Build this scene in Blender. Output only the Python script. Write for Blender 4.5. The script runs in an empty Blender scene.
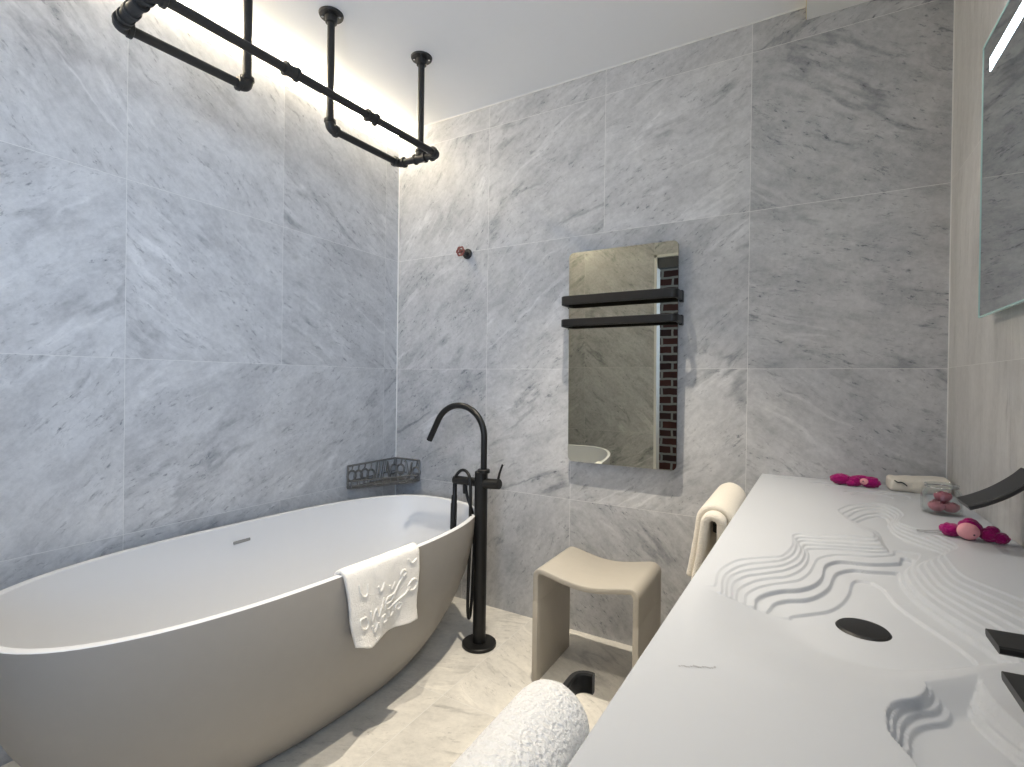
import bpy, bmesh, math, random
import numpy as np
from mathutils import Vector, Matrix
from mathutils import noise as mnoise
random.seed(7)
SC = bpy.context.scene
COL = SC.collection

# ------------------------------------------------------------------ camera
CAM_Z = 1.115
right = Vector((0.8648704692, 0.5018155547, 0.0134246267))
up = Vector((-0.0136897484, -0.0031554278, 0.9999013121))
fwd = Vector((-0.5018083992, 0.8649688968, -0.0041406924))
cd = bpy.data.cameras.new('camera')
cam = bpy.data.objects.new('camera', cd)
COL.objects.link(cam)
cd.sensor_fit = 'HORIZONTAL'
cd.sensor_width = 36.0
cd.lens = 502.41 / 1024.0 * 36.0
cd.clip_start = 0.02
cam.matrix_world = Matrix(((right.x, up.x, -fwd.x, 0.0), (right.y, up.y, -fwd.y, 0.0),
                           (right.z, up.z, -fwd.z, CAM_Z), (0, 0, 0, 1)))
SC.camera = cam

# ------------------------------------------------------------------ view, world, lights
SC.view_settings.view_transform = 'Standard'
SC.view_settings.look = 'None'
SC.view_settings.gamma = 1.0
SC.view_settings.use_curve_mapping = False
SC.view_settings.exposure = 0.36
SC.cycles.use_denoising = True
SC.cycles.max_bounces = 10
SC.cycles.diffuse_bounces = 6
SC.cycles.caustics_reflective = False

W = bpy.data.worlds.new('world')
SC.world = W
W.use_nodes = True
W.node_tree.nodes['Background'].inputs[0].default_value = (0.62, 0.76, 1.0, 1)
W.node_tree.nodes['Background'].inputs[1].default_value = 0.8


def light(name, kind, loc, energy, color, target=None, **kw):
    d = bpy.data.lights.new(name, kind)
    d.energy = energy
    d.color = color
    for k, v in kw.items():
        setattr(d, k, v)
    o = bpy.data.objects.new(name, d)
    COL.objects.link(o)
    o.location = loc
    if target is not None:
        o.rotation_euler = (Vector(target) - Vector(loc)).to_track_quat('-Z', 'Y').to_euler()
    return o


WARM = (1.0, 0.89, 0.73)
DOWNLIGHTS = [(-0.71, 1.46), (-0.71, 0.56)]
for (lx, ly), e in zip(DOWNLIGHTS, (122.0, 76.0)):
    light('downlight_lamp', 'SPOT', (lx, ly, 2.455), e, WARM, (lx, ly, 0), spot_size=math.radians(74), spot_blend=0.85, shadow_soft_size=0.022)
for ly, e in ((1.46, 10.0), (0.56, 3.0)):
    light('added_counter_fill', 'SPOT', (0.13, ly, 2.40), e, (1.0, 0.96, 0.92), (0.13, ly, 0), spot_size=math.radians(95), spot_blend=1.0, shadow_soft_size=0.03)  # unseen spots added to brighten the counter top from above
light('added_daylight', 'AREA', (0.02, -0.96, 1.55), 12.5, (0.58, 0.74, 1.0), (-1.9, 1.0, 1.75), spread=math.radians(85), shape='RECTANGLE', size=0.72, size_y=1.5)  # cool daylight aimed at the left wall through the added window
LED_STRENGTH = 80.0

# ------------------------------------------------------------------ materials
def mat(name):
    m = bpy.data.materials.new(name)
    m.use_nodes = True
    nt = m.node_tree
    b = nt.nodes['Principled BSDF']
    return m, nt, b


def simple(name, color, rough=0.5, metal=0.0, spec=0.5, noise_amt=0.06, noise_scale=30.0, bump=0.0, bump_scale=80.0, sheen=0.0):
    m, nt, b = mat(name)
    tc = nt.nodes.new('ShaderNodeTexCoord')
    n = nt.nodes.new('ShaderNodeTexNoise')
    n.inputs['Scale'].default_value = noise_scale
    n.inputs['Detail'].default_value = 4
    nt.links.new(tc.outputs['Object'], n.inputs['Vector'])
    mx = nt.nodes.new('ShaderNodeMixRGB')
    mx.inputs[1].default_value = (*[c * (1 - noise_amt) for c in color], 1)
    mx.inputs[2].default_value = (*[min(1, c * (1 + noise_amt)) for c in color], 1)
    nt.links.new(n.outputs['Fac'], mx.inputs[0])
    nt.links.new(mx.outputs[0], b.inputs['Base Color'])
    b.inputs['Roughness'].default_value = rough
    b.inputs['Metallic'].default_value = metal
    b.inputs['Specular IOR Level'].default_value = spec
    if sheen:
        b.inputs['Sheen Weight'].default_value = sheen
    if bump:
        n2 = nt.nodes.new('ShaderNodeTexNoise')
        n2.inputs['Scale'].default_value = bump_scale
        n2.inputs['Detail'].default_value = 5
        nt.links.new(tc.outputs['Object'], n2.inputs['Vector'])
        bp = nt.nodes.new('ShaderNodeBump')
        bp.inputs['Strength'].default_value = 1.0
        bp.inputs['Distance'].default_value = bump
        nt.links.new(n2.outputs['Fac'], bp.inputs['Height'])
        nt.links.new(bp.outputs['Normal'], b.inputs['Normal'])
    return m


def emission(name, color, strength):
    m = bpy.data.materials.new(name)
    m.use_nodes = True
    nt = m.node_tree
    nt.nodes.clear()
    o = nt.nodes.new('ShaderNodeOutputMaterial')
    e = nt.nodes.new('ShaderNodeEmission')
    e.inputs[0].default_value = (*color, 1)
    e.inputs[1].default_value = strength
    nt.links.new(e.outputs[0], o.inputs[0])
    return m


def mapping(nt, src, scale, loc=(0, 0, 0)):
    mp = nt.nodes.new('ShaderNodeMapping')
    mp.inputs['Scale'].default_value = scale
    mp.inputs['Location'].default_value = loc
    nt.links.new(src, mp.inputs['Vector'])
    return mp.outputs[0]


def noise(nt, vec, scale, detail=4, rough=0.55, dist=0.0):
    n = nt.nodes.new('ShaderNodeTexNoise')
    n.inputs['Scale'].default_value = scale
    n.inputs['Detail'].default_value = detail
    n.inputs['Roughness'].default_value = rough
    n.inputs['Distortion'].default_value = dist
    nt.links.new(vec, n.inputs['Vector'])
    return n.outputs['Fac']


def ramp(nt, fac, a, b, lo=0.0, hi=1.0, interp='LINEAR'):
    r = nt.nodes.new('ShaderNodeMapRange')
    r.interpolation_type = 'SMOOTHSTEP'
    r.inputs['From Min'].default_value = a
    r.inputs['From Max'].default_value = b
    r.inputs['To Min'].default_value = lo
    r.inputs['To Max'].default_value = hi
    nt.links.new(fac, r.inputs['Value'])
    return r.outputs[0]


def math_node(nt, op, a, b=None):
    m = nt.nodes.new('ShaderNodeMath')
    m.operation = op
    for i, v in enumerate((a, b)):
        if v is None:
            continue
        if isinstance(v, (int, float)):
            m.inputs[i].default_value = v
        else:
            nt.links.new(v, m.inputs[i])
    return m.outputs[0]


def mixc(nt, fac, c1, c2):
    mx = nt.nodes.new('ShaderNodeMixRGB')
    for i, c in ((1, c1), (2, c2)):
        if isinstance(c, tuple):
            mx.inputs[i].default_value = (*c, 1)
        else:
            nt.links.new(c, mx.inputs[i])
    nt.links.new(fac, mx.inputs[0])
    return mx.outputs[0]


def marble(name, light_c, dark_c, fleck=0.75, streak=0.75, vein=0.7, white=0.45, rough=0.42, stretch=1.0):
    """Carrara-like stone. UV carries metres, turned and shifted tile by tile; 'tone' is the tile's own value."""
    m, nt, b = mat(name)
    uv = nt.nodes.new('ShaderNodeUVMap')
    uv.uv_map = 'UVMap'
    at = nt.nodes.new('ShaderNodeAttribute')
    at.attribute_name = 'tone'
    tone = at.outputs['Fac']
    v0 = uv.outputs['UV']
    # warp
    wn = nt.nodes.new('ShaderNodeTexNoise')
    wn.inputs['Scale'].default_value = 3.0
    wn.inputs['Detail'].default_value = 5
    nt.links.new(v0, wn.inputs['Vector'])
    sub = nt.nodes.new('ShaderNodeVectorMath'); sub.operation = 'SUBTRACT'
    sub.inputs[1].default_value = (0.5, 0.5, 0.5)
    nt.links.new(wn.outputs['Color'], sub.inputs[0])
    sc = nt.nodes.new('ShaderNodeVectorMath'); sc.operation = 'SCALE'
    sc.inputs['Scale'].default_value = 0.10
    nt.links.new(sub.outputs[0], sc.inputs[0])
    ad = nt.nodes.new('ShaderNodeVectorMath'); ad.operation = 'ADD'
    nt.links.new(v0, ad.inputs[0]); nt.links.new(sc.outputs[0], ad.inputs[1])
    v = ad.outputs[0]
    s = stretch
    cloud = ramp(nt, noise(nt, mapping(nt, v, (1.0 / s, 1.7, 1)), 4.2, 8, 0.64), 0.34, 0.70)
    cloud2 = ramp(nt, noise(nt, mapping(nt, v, (1.6 / s, 3.6, 1), (3, 7, 0)), 8.0, 9, 0.7), 0.40, 0.72)
    strk = ramp(nt, noise(nt, mapping(nt, v, (2.6 / s, 9, 1), (9, 2, 0)), 4.6, 11, 0.72, 0.2), 0.54, 0.68)
    flk = ramp(nt, noise(nt, mapping(nt, v, (13 / s, 30, 1), (1, 5, 0)), 2.3, 7, 0.66), 0.57, 0.69)
    mask = ramp(nt, noise(nt, mapping(nt, v, (1.0, 1.6, 1), (4, 4, 0)), 4.0, 4), 0.36, 0.60)
    def ridge(loc, scl, width, seedmask):
        n = noise(nt, mapping(nt, v, scl, loc), 1.6, 5, 0.5)
        r = math_node(nt, 'ABSOLUTE', math_node(nt, 'SUBTRACT', n, 0.5))
        r = ramp(nt, r, 0.0, width, 1.0, 0.0)
        mk = ramp(nt, noise(nt, mapping(nt, v, (1, 1, 1), seedmask), 2.5, 3), 0.48, 0.62)
        return math_node(nt, 'MULTIPLY', r, mk)
    vn = ridge((5, 1, 0), (0.8, 3.0, 1), 0.035, (8, 3, 0))
    wh = ridge((2, 8, 0), (0.6, 3.4, 1), 0.03, (1, 9, 0))
    d = math_node(nt, 'MULTIPLY', cloud, 0.33)
    d = math_node(nt, 'ADD', d, math_node(nt, 'MULTIPLY', cloud2, 0.22))
    d = math_node(nt, 'ADD', d, math_node(nt, 'MULTIPLY', math_node(nt, 'MULTIPLY', strk, mask), streak * 0.75))
    d = math_node(nt, 'ADD', d, math_node(nt, 'MULTIPLY', math_node(nt, 'MULTIPLY', flk, mask), fleck * 1.0))
    d = math_node(nt, 'ADD', d, math_node(nt, 'MULTIPLY', vn, vein * 0.6))
    d = math_node(nt, 'SUBTRACT', d, math_node(nt, 'MULTIPLY', wh, white * 0.6))
    grain = ramp(nt, noise(nt, v0, 48.0, 6, 0.75), 0.3, 0.7)
    d = math_node(nt, 'ADD', d, math_node(nt, 'MULTIPLY', grain, 0.24))
    d = math_node(nt, 'ADD', d, tone)
    d = math_node(nt, 'MAXIMUM', math_node(nt, 'MINIMUM', d, 1.25), -0.35)
    f = ramp(nt, d, -0.35, 1.25)
    # linear mix
    r = nt.nodes.new('ShaderNodeMapRange')
    r.inputs['From Min'].default_value = -0.35
    r.inputs['From Max'].default_value = 1.25
    r.clamp = True
    nt.links.new(d, r.inputs['Value'])
    col = mixc(nt, r.outputs[0], light_c, dark_c)
    nt.links.new(col, b.inputs['Base Color'])
    b.inputs['Roughness'].default_value = rough
    b.inputs['Specular IOR Level'].default_value = 0.35
    return m


M_WALL = marble('honed_carrara_marble', (0.76, 0.76, 0.765), (0.15, 0.16, 0.18))
M_WALLR = marble('vertical_grain_marble', (0.76, 0.75, 0.73), (0.36, 0.35, 0.34), fleck=0.15, streak=1.0, vein=0.35, white=0.3, stretch=3.0)
M_FLOOR = marble('floor_marble', (0.86, 0.83, 0.76), (0.33, 0.32, 0.30), fleck=0.6, streak=0.9, rough=0.36)
M_GROUT = simple('pale_grout', (0.76, 0.76, 0.74), 0.8)
M_CAULK = simple('white_caulk', (0.82, 0.82, 0.80), 0.5)
M_CEIL = simple('ceiling_paint', (0.88, 0.88, 0.885), 0.9, noise_amt=0.01)
M_WHITEP = simple('white_paint', (0.80, 0.80, 0.78), 0.6, noise_amt=0.01)
M_LED_GLOW = simple('painted_led_glow', (0.78, 0.70, 0.50), 0.6, noise_amt=0.02)  # cream stands in for warm LED light on the bulkhead side
M_TUB = simple('white_composite', (0.64, 0.65, 0.67), 0.42, noise_amt=0.012, spec=0.4)
M_TUBGREY = simple('grey_tub_shell', (0.29, 0.275, 0.255), 0.5, noise_amt=0.03)
M_SOLID = simple('white_solid_surface', (0.485, 0.507, 0.545), 0.35, noise_amt=0.01, spec=0.4)
M_BLACK = simple('matt_black_metal', (0.008, 0.008, 0.008), 0.40, noise_amt=0.2, spec=0.32)
M_IRON = simple('black_iron_pipe', (0.016, 0.015, 0.014), 0.45, noise_amt=0.3, noise_scale=60, bump=0.0004, bump_scale=160)
M_STRAP = simple('charcoal_metal', (0.013, 0.013, 0.014), 0.38, noise_amt=0.1)
M_CHROME = simple('chrome', (0.55, 0.55, 0.55), 0.2, 1.0)
M_STOOL = simple('beige_composite', (0.40, 0.37, 0.32), 0.6, noise_amt=0.04)
M_TERRY = simple('white_terry', (0.80, 0.78, 0.74), 0.95, noise_amt=0.05, noise_scale=120, bump=0.0035, bump_scale=260, spec=0.1, sheen=0.3)
M_FLUFF = simple('fluffy_white_terry', (0.86, 0.86, 0.86), 0.98, noise_amt=0.05, noise_scale=150, bump=0.006, bump_scale=190, spec=0.05, sheen=0.4)
M_CREAMT = simple('cream_terry', (0.79, 0.74, 0.65), 0.95, noise_amt=0.06, noise_scale=150, bump=0.004, bump_scale=300, spec=0.1, sheen=0.3)
M_DARKTHREAD = simple('dark_thread', (0.02, 0.02, 0.025), 0.9)
M_MAG = simple('magenta_plush', (0.33, 0.003, 0.135), 0.95, noise_amt=0.35, noise_scale=160, bump=0.003, bump_scale=260, spec=0.1, sheen=0.35)
M_PINK = simple('pale_pink_plush', (0.80, 0.38, 0.42), 0.95, noise_amt=0.06, noise_scale=160, bump=0.001, bump_scale=260, spec=0.1)
M_ROSE = simple('dusty_rose_petal', (0.52, 0.15, 0.20), 0.75, noise_amt=0.25, noise_scale=90)
M_RED = simple('faded_red_enamel', (0.20, 0.055, 0.045), 0.5, noise_amt=0.35, noise_scale=120)
M_BASKET = simple('grey_steel', (0.22, 0.215, 0.205), 0.4, 0.6, noise_amt=0.2)
M_GREYPRINT = simple('grey_print', (0.33, 0.34, 0.36), 0.6)
M_DARKGREY = simple('dark_grey_panel', (0.06, 0.065, 0.075), 0.6)
M_BACKBOX = simple('grey_backing', (0.22, 0.22, 0.22), 0.5)
M_LED = emission('warm_led', (1.0, 0.86, 0.63), LED_STRENGTH)
M_LENS = emission('downlight_lens', (1.0, 0.88, 0.70), 12.0)
M_BAR = emission('cold_light_band', (0.72, 0.88, 1.0), 16.0)


def mirror_mat(name, color):
    m, nt, b = mat(name)
    tc = nt.nodes.new('ShaderNodeTexCoord')
    c = mixc(nt, noise(nt, tc.outputs['Object'], 6.0, 2), tuple(x * 0.98 for x in color), color)
    nt.links.new(c, b.inputs['Base Color'])
    b.inputs['Metallic'].default_value = 1.0
    b.inputs['Roughness'].default_value = 0.0
    return m


M_MIRROR_T = mirror_mat('tinted_mirror', (0.60, 0.60, 0.53))
M_MIRROR = mirror_mat('silver_mirror', (0.70, 0.72, 0.73))


def glass_mat(name, color=(1, 1, 1), edge=0.0):
    m = bpy.data.materials.new(name)
    m.use_nodes = True
    nt = m.node_tree
    nt.nodes.clear()
    o = nt.nodes.new('ShaderNodeOutputMaterial')
    t = nt.nodes.new('ShaderNodeBsdfTransparent')
    t.inputs[0].default_value = (*color, 1)
    g = nt.nodes.new('ShaderNodeBsdfGlossy')
    g.inputs['Roughness'].default_value = 0.02
    lw = nt.nodes.new('ShaderNodeLayerWeight')
    lw.inputs['Blend'].default_value = 0.25
    mx = nt.nodes.new('ShaderNodeMixShader')
    nt.links.new(ramp(nt, lw.outputs['Facing'], 0.0, 1.0, 0.06, 0.75), mx.inputs[0])
    nt.links.new(t.outputs[0], mx.inputs[1])
    nt.links.new(g.outputs[0], mx.inputs[2])
    nt.links.new(mx.outputs[0], o.inputs[0])
    return m


M_GLASS = glass_mat('clear_glass', (0.96, 0.98, 0.98))
M_EDGE = simple('green_glass_edge', (0.55, 0.82, 0.80), 0.15)


def brick_mat():
    m, nt, b = mat('old_brick')
    tc = nt.nodes.new('ShaderNodeTexCoord')
    sep = nt.nodes.new('ShaderNodeSeparateXYZ')
    nt.links.new(tc.outputs['Object'], sep.inputs[0])
    cb = nt.nodes.new('ShaderNodeCombineXYZ')
    nt.links.new(sep.outputs['X'], cb.inputs['X'])
    nt.links.new(sep.outputs['Z'], cb.inputs['Y'])
    wn = nt.nodes.new('ShaderNodeTexNoise'); wn.inputs['Scale'].default_value = 9.0
    nt.links.new(cb.outputs[0], wn.inputs['Vector'])
    sc = nt.nodes.new('ShaderNodeVectorMath'); sc.operation = 'SCALE'; sc.inputs['Scale'].default_value = 0.02
    nt.links.new(wn.outputs['Color'], sc.inputs[0])
    ad = nt.nodes.new('ShaderNodeVectorMath'); ad.operation = 'ADD'
    nt.links.new(cb.outputs[0], ad.inputs[0]); nt.links.new(sc.outputs[0], ad.inputs[1])
    br = nt.nodes.new('ShaderNodeTexBrick')
    br.inputs['Scale'].default_value = 1.0
    br.inputs['Brick Width'].default_value = 0.2
    br.inputs['Row Height'].default_value = 0.082
    br.inputs['Mortar Size'].default_value = 0.011
    br.inputs['Color1'].default_value = (0.13, 0.045, 0.035, 1)
    br.inputs['Color2'].default_value = (0.055, 0.028, 0.028, 1)
    br.inputs['Mortar'].default_value = (0.42, 0.42, 0.40, 1)
    nt.links.new(ad.outputs[0], br.inputs['Vector'])
    nt.links.new(br.outputs['Color'], b.inputs['Base Color'])
    b.inputs['Roughness'].default_value = 0.9
    return m


M_BRICK = brick_mat()

# ------------------------------------------------------------------ mesh helpers
def tag(o, label=None, cat=None, group=None, kind=None):
    if label: o['label'] = label
    if cat: o['category'] = cat
    if group: o['group'] = group
    if kind: o['kind'] = kind
    return o


def empty(name, loc=(0, 0, 0), label=None, cat=None, group=None):
    o = bpy.data.objects.new(name, None)
    o.empty_display_size = 0.05
    COL.objects.link(o)
    o.location = loc
    return tag(o, label, cat, group)


def obj(name, bm, material, parent=None, smooth=True, angle=40):
    """bm holds world coordinates; a parented part keeps them."""
    me = bpy.data.meshes.new(name)
    bmesh.ops.recalc_face_normals(bm, faces=bm.faces)
    bm.to_mesh(me)
    bm.free()
    mats = material if isinstance(material, (list, tuple)) else [material]
    for mm in mats:
        me.materials.append(mm)
    if smooth:
        me.polygons.foreach_set('use_smooth', [True] * len(me.polygons))
        try:
            me.set_sharp_from_angle(angle=math.radians(angle))
        except Exception:
            pass
    o = bpy.data.objects.new(name, me)
    COL.objects.link(o)
    if parent is not None:
        o.parent = parent
        p = Vector(parent.location)
        q = parent
        while q.parent is not None:
            q = q.parent
            p += Vector(q.location)
        o.location = -p
    return o


def add_box(bm, lo, hi, bev=0.0, seg=2):
    r = bmesh.ops.create_cube(bm, size=1.0)
    vs = r['verts']
    lo = Vector(lo); hi = Vector(hi)
    for v in vs:
        v.co = Vector((lo.x + (v.co.x + 0.5) * (hi.x - lo.x), lo.y + (v.co.y + 0.5) * (hi.y - lo.y), lo.z + (v.co.z + 0.5) * (hi.z - lo.z)))
    if bev > 0:
        es = list({e for v in vs for e in v.link_edges})
        bmesh.ops.bevel(bm, geom=es, offset=bev, segments=seg, profile=0.5, affect='EDGES')
    return bm


def box_bm(lo, hi, bev=0.0, seg=2):
    return add_box(bmesh.new(), lo, hi, bev, seg)


def catmull(pts, n=8, closed=False):
    P = [Vector(p) for p in pts]
    out = []
    N = len(P)
    rng = range(N) if closed else range(N - 1)
    for i in rng:
        p1, p2 = P[i], P[(i + 1) % N]
        p0 = P[i - 1] if (closed or i > 0) else p1 * 2 - p2
        p3 = P[(i + 2) % N] if (closed or i + 2 < N) else p2 * 2 - p1
        for k in range(n):
            t = k / n
            out.append(0.5 * ((2 * p1) + (-p0 + p2) * t + (2 * p0 - 5 * p1 + 4 * p2 - p3) * t * t + (-p0 + 3 * p1 - 3 * p2 + p3) * t ** 3))
    if not closed:
        out.append(P[-1])
    return out


def add_tube(bm, pts, r, seg=14, closed=False, cap=True, flat=None):
    """flat=(w,h,upvec): rectangular-ish elliptical strap instead of a round tube."""
    P = [Vector(p) for p in pts]
    N = len(P)
    rr = r if isinstance(r, (list, tuple)) else [r] * N
    rings = []
    prev = None
    for i in range(N):
        if closed:
            t = (P[(i + 1) % N] - P[i - 1])
        else:
            t = P[min(i + 1, N - 1)] - P[max(i - 1, 0)]
        t.normalize()
        if prev is None:
            a = Vector((0, 0, 1)) if abs(t.z) < 0.9 else Vector((1, 0, 0))
            n = t.cross(a).normalized()
        else:
            n = (prev - t * prev.dot(t))
            if n.length < 1e-6:
                n = t.orthogonal()
            n.normalize()
        prev = n
        b = t.cross(n)
        ring = []
        for k in range(seg):
            an = 2 * math.pi * k / seg
            ring.append(bm.verts.new(P[i] + (n * math.cos(an) + b * math.sin(an)) * rr[i]))
        rings.append(ring)
    M = N if closed else N - 1
    for i in range(M):
        A, B = rings[i], rings[(i + 1) % N]
        for k in range(seg):
            bm.faces.new((A[k], A[(k + 1) % seg], B[(k + 1) % seg], B[k]))
    if cap and not closed:
        bm.faces.new(rings[0][::-1])
        bm.faces.new(rings[-1])
    return bm


def tube_bm(pts, r, **k):
    return add_tube(bmesh.new(), pts, r, **k)


def add_cyl(bm, p0, p1, r, seg=28, bev=0.0):
    p0 = Vector(p0); p1 = Vector(p1)
    if bev > 0:
        t = (p1 - p0).normalized()
        add_tube(bm, [p0, p0 + t * 1e-5, p0 + t * bev, p1 - t * bev, p1 - t * 1e-5, p1], [r - bev, r - bev * 0.98, r, r, r - bev * 0.98, r - bev], seg=seg)
    else:
        add_tube(bm, [p0, p1], r, seg=seg)
    return bm


def cyl_bm(p0, p1, r, seg=28, bev=0.0):
    return add_cyl(bmesh.new(), p0, p1, r, seg, bev)


def add_blob(bm, c, rad, sub=3, amp=0.0, freq=3.0, seed=0.0, rot=None):
    r = bmesh.ops.create_icosphere(bm, subdivisions=sub, radius=1.0)
    c = Vector(c)
    for v in r['verts']:
        n = v.co.copy()
        k = 1 + amp * mnoise.noise(n * freq + Vector((seed, seed * 1.7, 3.1)))
        q = Vector((n.x * rad[0] * k, n.y * rad[1] * k, n.z * rad[2] * k))
        if rot is not None:
            q = rot @ q
        v.co = c + q
    return bm


def strap_bm(path, width_dir, w, t):
    """flat bar: path swept with a w (along width_dir) x t rectangle; small chamfers."""
    bm = bmesh.new()
    P = [Vector(p) for p in path]
    wd = Vector(width_dir).normalized()
    ch = t * 0.22
    rings = []
    for i in range(len(P)):
        tg = (P[min(i + 1, len(P) - 1)] - P[max(i - 1, 0)]).normalized()
        n = tg.cross(wd).normalized()
        prof = [(-w / 2 + ch, -t / 2), (w / 2 - ch, -t / 2), (w / 2, -t / 2 + ch), (w / 2, t / 2 - ch), (w / 2 - ch, t / 2), (-w / 2 + ch, t / 2), (-w / 2, t / 2 - ch), (-w / 2, -t / 2 + ch)]
        rings.append([bm.verts.new(P[i] + wd * a + n * b) for a, b in prof])
    for A, B in zip(rings[:-1], rings[1:]):
        for k in range(8):
            bm.faces.new((A[k], A[(k + 1) % 8], B[(k + 1) % 8], B[k]))
    bm.faces.new(rings[0][::-1]); bm.faces.new(rings[-1])
    return bm


# ------------------------------------------------------------------ the room
XL, XR, YB, YF, ZC = -1.96, 0.403, 2.1, -0.35, 2.485


def tiled(name, origin, U, V, N, size, rects, material, slab=0.08, gap=0.0015, holes=None):
    """A wall or floor slab whose room-side face is laid with stone tiles (u0,v0,u1,v1,angle,tone)."""
    O = Vector(origin); U = Vector(U); V = Vector(V); N = Vector(N)
    bm = bmesh.new()
    uvl = bm.loops.layers.uv.new('UVMap')
    tl = bm.faces.layers.float.new('tone')
    rnd = random.Random(name)
    def quad(u0, v0, u1, v1, d, mi, ang=0.0, tone=0.0):
        vs = [bm.verts.new(O + U * a + V * b + N * d) for a, b in ((u0, v0), (u1, v0), (u1, v1), (u0, v1))]
        f = bm.faces.new(vs)
        f.material_index = mi
        f[tl] = tone
        ca, sa = math.cos(ang), math.sin(ang)
        ou, ov = rnd.uniform(-40, 40), rnd.uniform(-40, 40)
        for l, (a, b) in zip(f.loops, ((u0, v0), (u1, v0), (u1, v1), (u0, v1))):
            l[uvl].uv = (a * ca + b * sa + ou, -a * sa + b * ca + ov)
        return f
    g = gap / 2
    for (u0, v0, u1, v1, ang, tone) in rects:
        quad(u0 + g, v0 + g, u1 - g, v1 - g, 0.0, 0, ang, tone)
    me_u = max(r[2] for r in rects); me_v = max(r[3] for r in rects)
    mi_u = min(r[0] for r in rects); mi_v = min(r[1] for r in rects)
    quad(mi_u, mi_v, me_u, me_v, -0.0004, 1)
    # slab behind
    for d in (-slab,):
        quad(mi_u, mi_v, me_u, me_v, d, 1)
    c = [(mi_u, mi_v), (me_u, mi_v), (me_u, me_v), (mi_u, me_v)]
    for k in range(4):
        a, b = c[k], c[(k + 1) % 4]
        vs = [bm.verts.new(O + U * p[0] + V * p[1] + N * d) for p, d in ((a, -0.0007), (b, -0.0007), (b, -slab), (a, -slab))]
        bm.faces.new(vs).material_index = 1
    me = bpy.data.meshes.new(name)
    bm.to_mesh(me)
    bm.free()
    me.materials.append(material)
    me.materials.append(M_GROUT)
    # room-side orientation
    o = bpy.data.objects.new(name, me)
    COL.objects.link(o)
    o['kind'] = 'structure'
    return o


ZR = [0.0, 0.585, 1.175, 1.772, 2.372, ZC]


def rows(joints, ang, tones, zr=ZR):
    out = []
    for i in range(len(zr) - 1):
        js = joints[i]
        for k in range(len(js) - 1):
            a = ang(i, k) if callable(ang) else ang
            t = tones.get((i, k), random.uniform(-0.06, 0.06))
            out.append((js[k], zr[i], js[k + 1], zr[i + 1], a, t))
    return out


R = math.radians
# left wall: u runs along +Y from YF, v up
yl = [YF, -0.38 + 0.6, 0.802, 1.384, 2.0, YB]
yl[1] = 0.21
jl = [yl, [YF, 0.21, 0.802, 2.0, YB], yl, yl, yl]
LT = {(1, 2): 0.04, (2, 2): -0.02, (3, 2): -0.06, (3, 1): -0.04, (2, 1): -0.05, (2, 3): 0.10, (3, 3): 0.06, (1, 1): -0.05, (0, 2): 0.1}
angL = {(1, 2): R(32), (2, 2): R(-38), (3, 2): R(-40), (3, 1): R(-52), (2, 1): R(40), (2, 3): R(-25), (3, 3): R(-30), (0, 2): R(20), (1, 1): R(48), (0, 1): R(30)}
rects = rows([[y - YF for y in r] for r in jl], lambda i, k: angL.get((i, k), R(random.choice((-40, 35, -20)))), {(i, k): -0.16 + LT.get((i, k), 0.0) for i in range(5) for k in range(5)})
# u along +Y, normal must face +X: U x V = Y x Z = +X
tiled('wall_left', (XL, YF, 0), (0, 1, 0), (0, 0, 1), (1, 0, 0), None, rects, M_WALL)
# back wall: u along +X
xb_hi = [XL, -1.366, -0.764, -0.185, XR]
xb_lo = [XL, -1.5, -0.907, -0.36, XR]
jb = [xb_lo, [XL, -1.366, -0.907, -0.185, XR], [XL, -1.366, -0.185, XR], xb_hi, xb_hi]
angB = {(3, 3): R(-35), (3, 2): R(25), (3, 1): R(32), (2, 1): R(38), (2, 2): R(-15), (1, 3): R(-30), (1, 2): R(40), (0, 2): R(-40), (0, 1): R(60), (3, 0): R(50), (2, 0): R(40)}
toneB = {(3, 3): 0.24, (3, 2): 0.0, (3, 1): -0.06, (3, 0): 0.0, (2, 0): 0.06, (2, 1): 0.0, (2, 2): 0.20, (1, 3): 0.08, (1, 2): 0.10, (1, 1): 0.03, (1, 0): 0.12, (0, 0): 0.05, (0, 1): 0.04, (0, 2): 0.22, (0, 3): 0.1, (4, 0): 0.0, (4, 1): -0.03, (4, 2): 0.02, (4, 3): 0.18}
toneB = {k: v + (0.05 if k[1] < 2 else -0.08) for k, v in toneB.items()}
rects = rows([[x - XL for x in r] for r in jb], lambda i, k: angB.get((i, k), R(30)), toneB)
# U x V = X x Z = -Y : faces the room
wb = tiled('wall_back', (XL, YB, 0), (1, 0, 0), (0, 0, 1), (0, -1, 0), None, rects, M_WALL)
# right wall: u along -Y from YB
ur = [0, 0.56, 1.16, 1.76, YB - YF]
rects = rows([ur] * 5, lambda i, k: R(90 + random.uniform(-4, 4)), {(i, k): random.uniform(-0.02, 0.08) for i in range(5) for k in range(4)}, [0.0, 0.585, 1.178, 1.78, 2.372, ZC])
tiled('wall_right', (XR, YB, 0), (0, -1, 0), (0, 0, 1), (-1, 0, 0), None, rects, M_WALLR)
# floor
fl = []
fx = [XL - 0.06, -1.69, -1.09, -0.49, 0.11, XR + 0.06]
fy = [YF - 0.06, 0.22, 0.82, 1.42, YB + 0.06]
for i in range(5):
    for k in range(4):
        fl.append((fx[i], fy[k], fx[i + 1], fy[k + 1], R(random.choice((25, 35, -30))), random.uniform(-0.12, 0.02)))
tiled('floor', (0, 0, 0), (1, 0, 0), (0, 1, 0), (0, 0, 1), None, fl, M_FLOOR)
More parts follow.
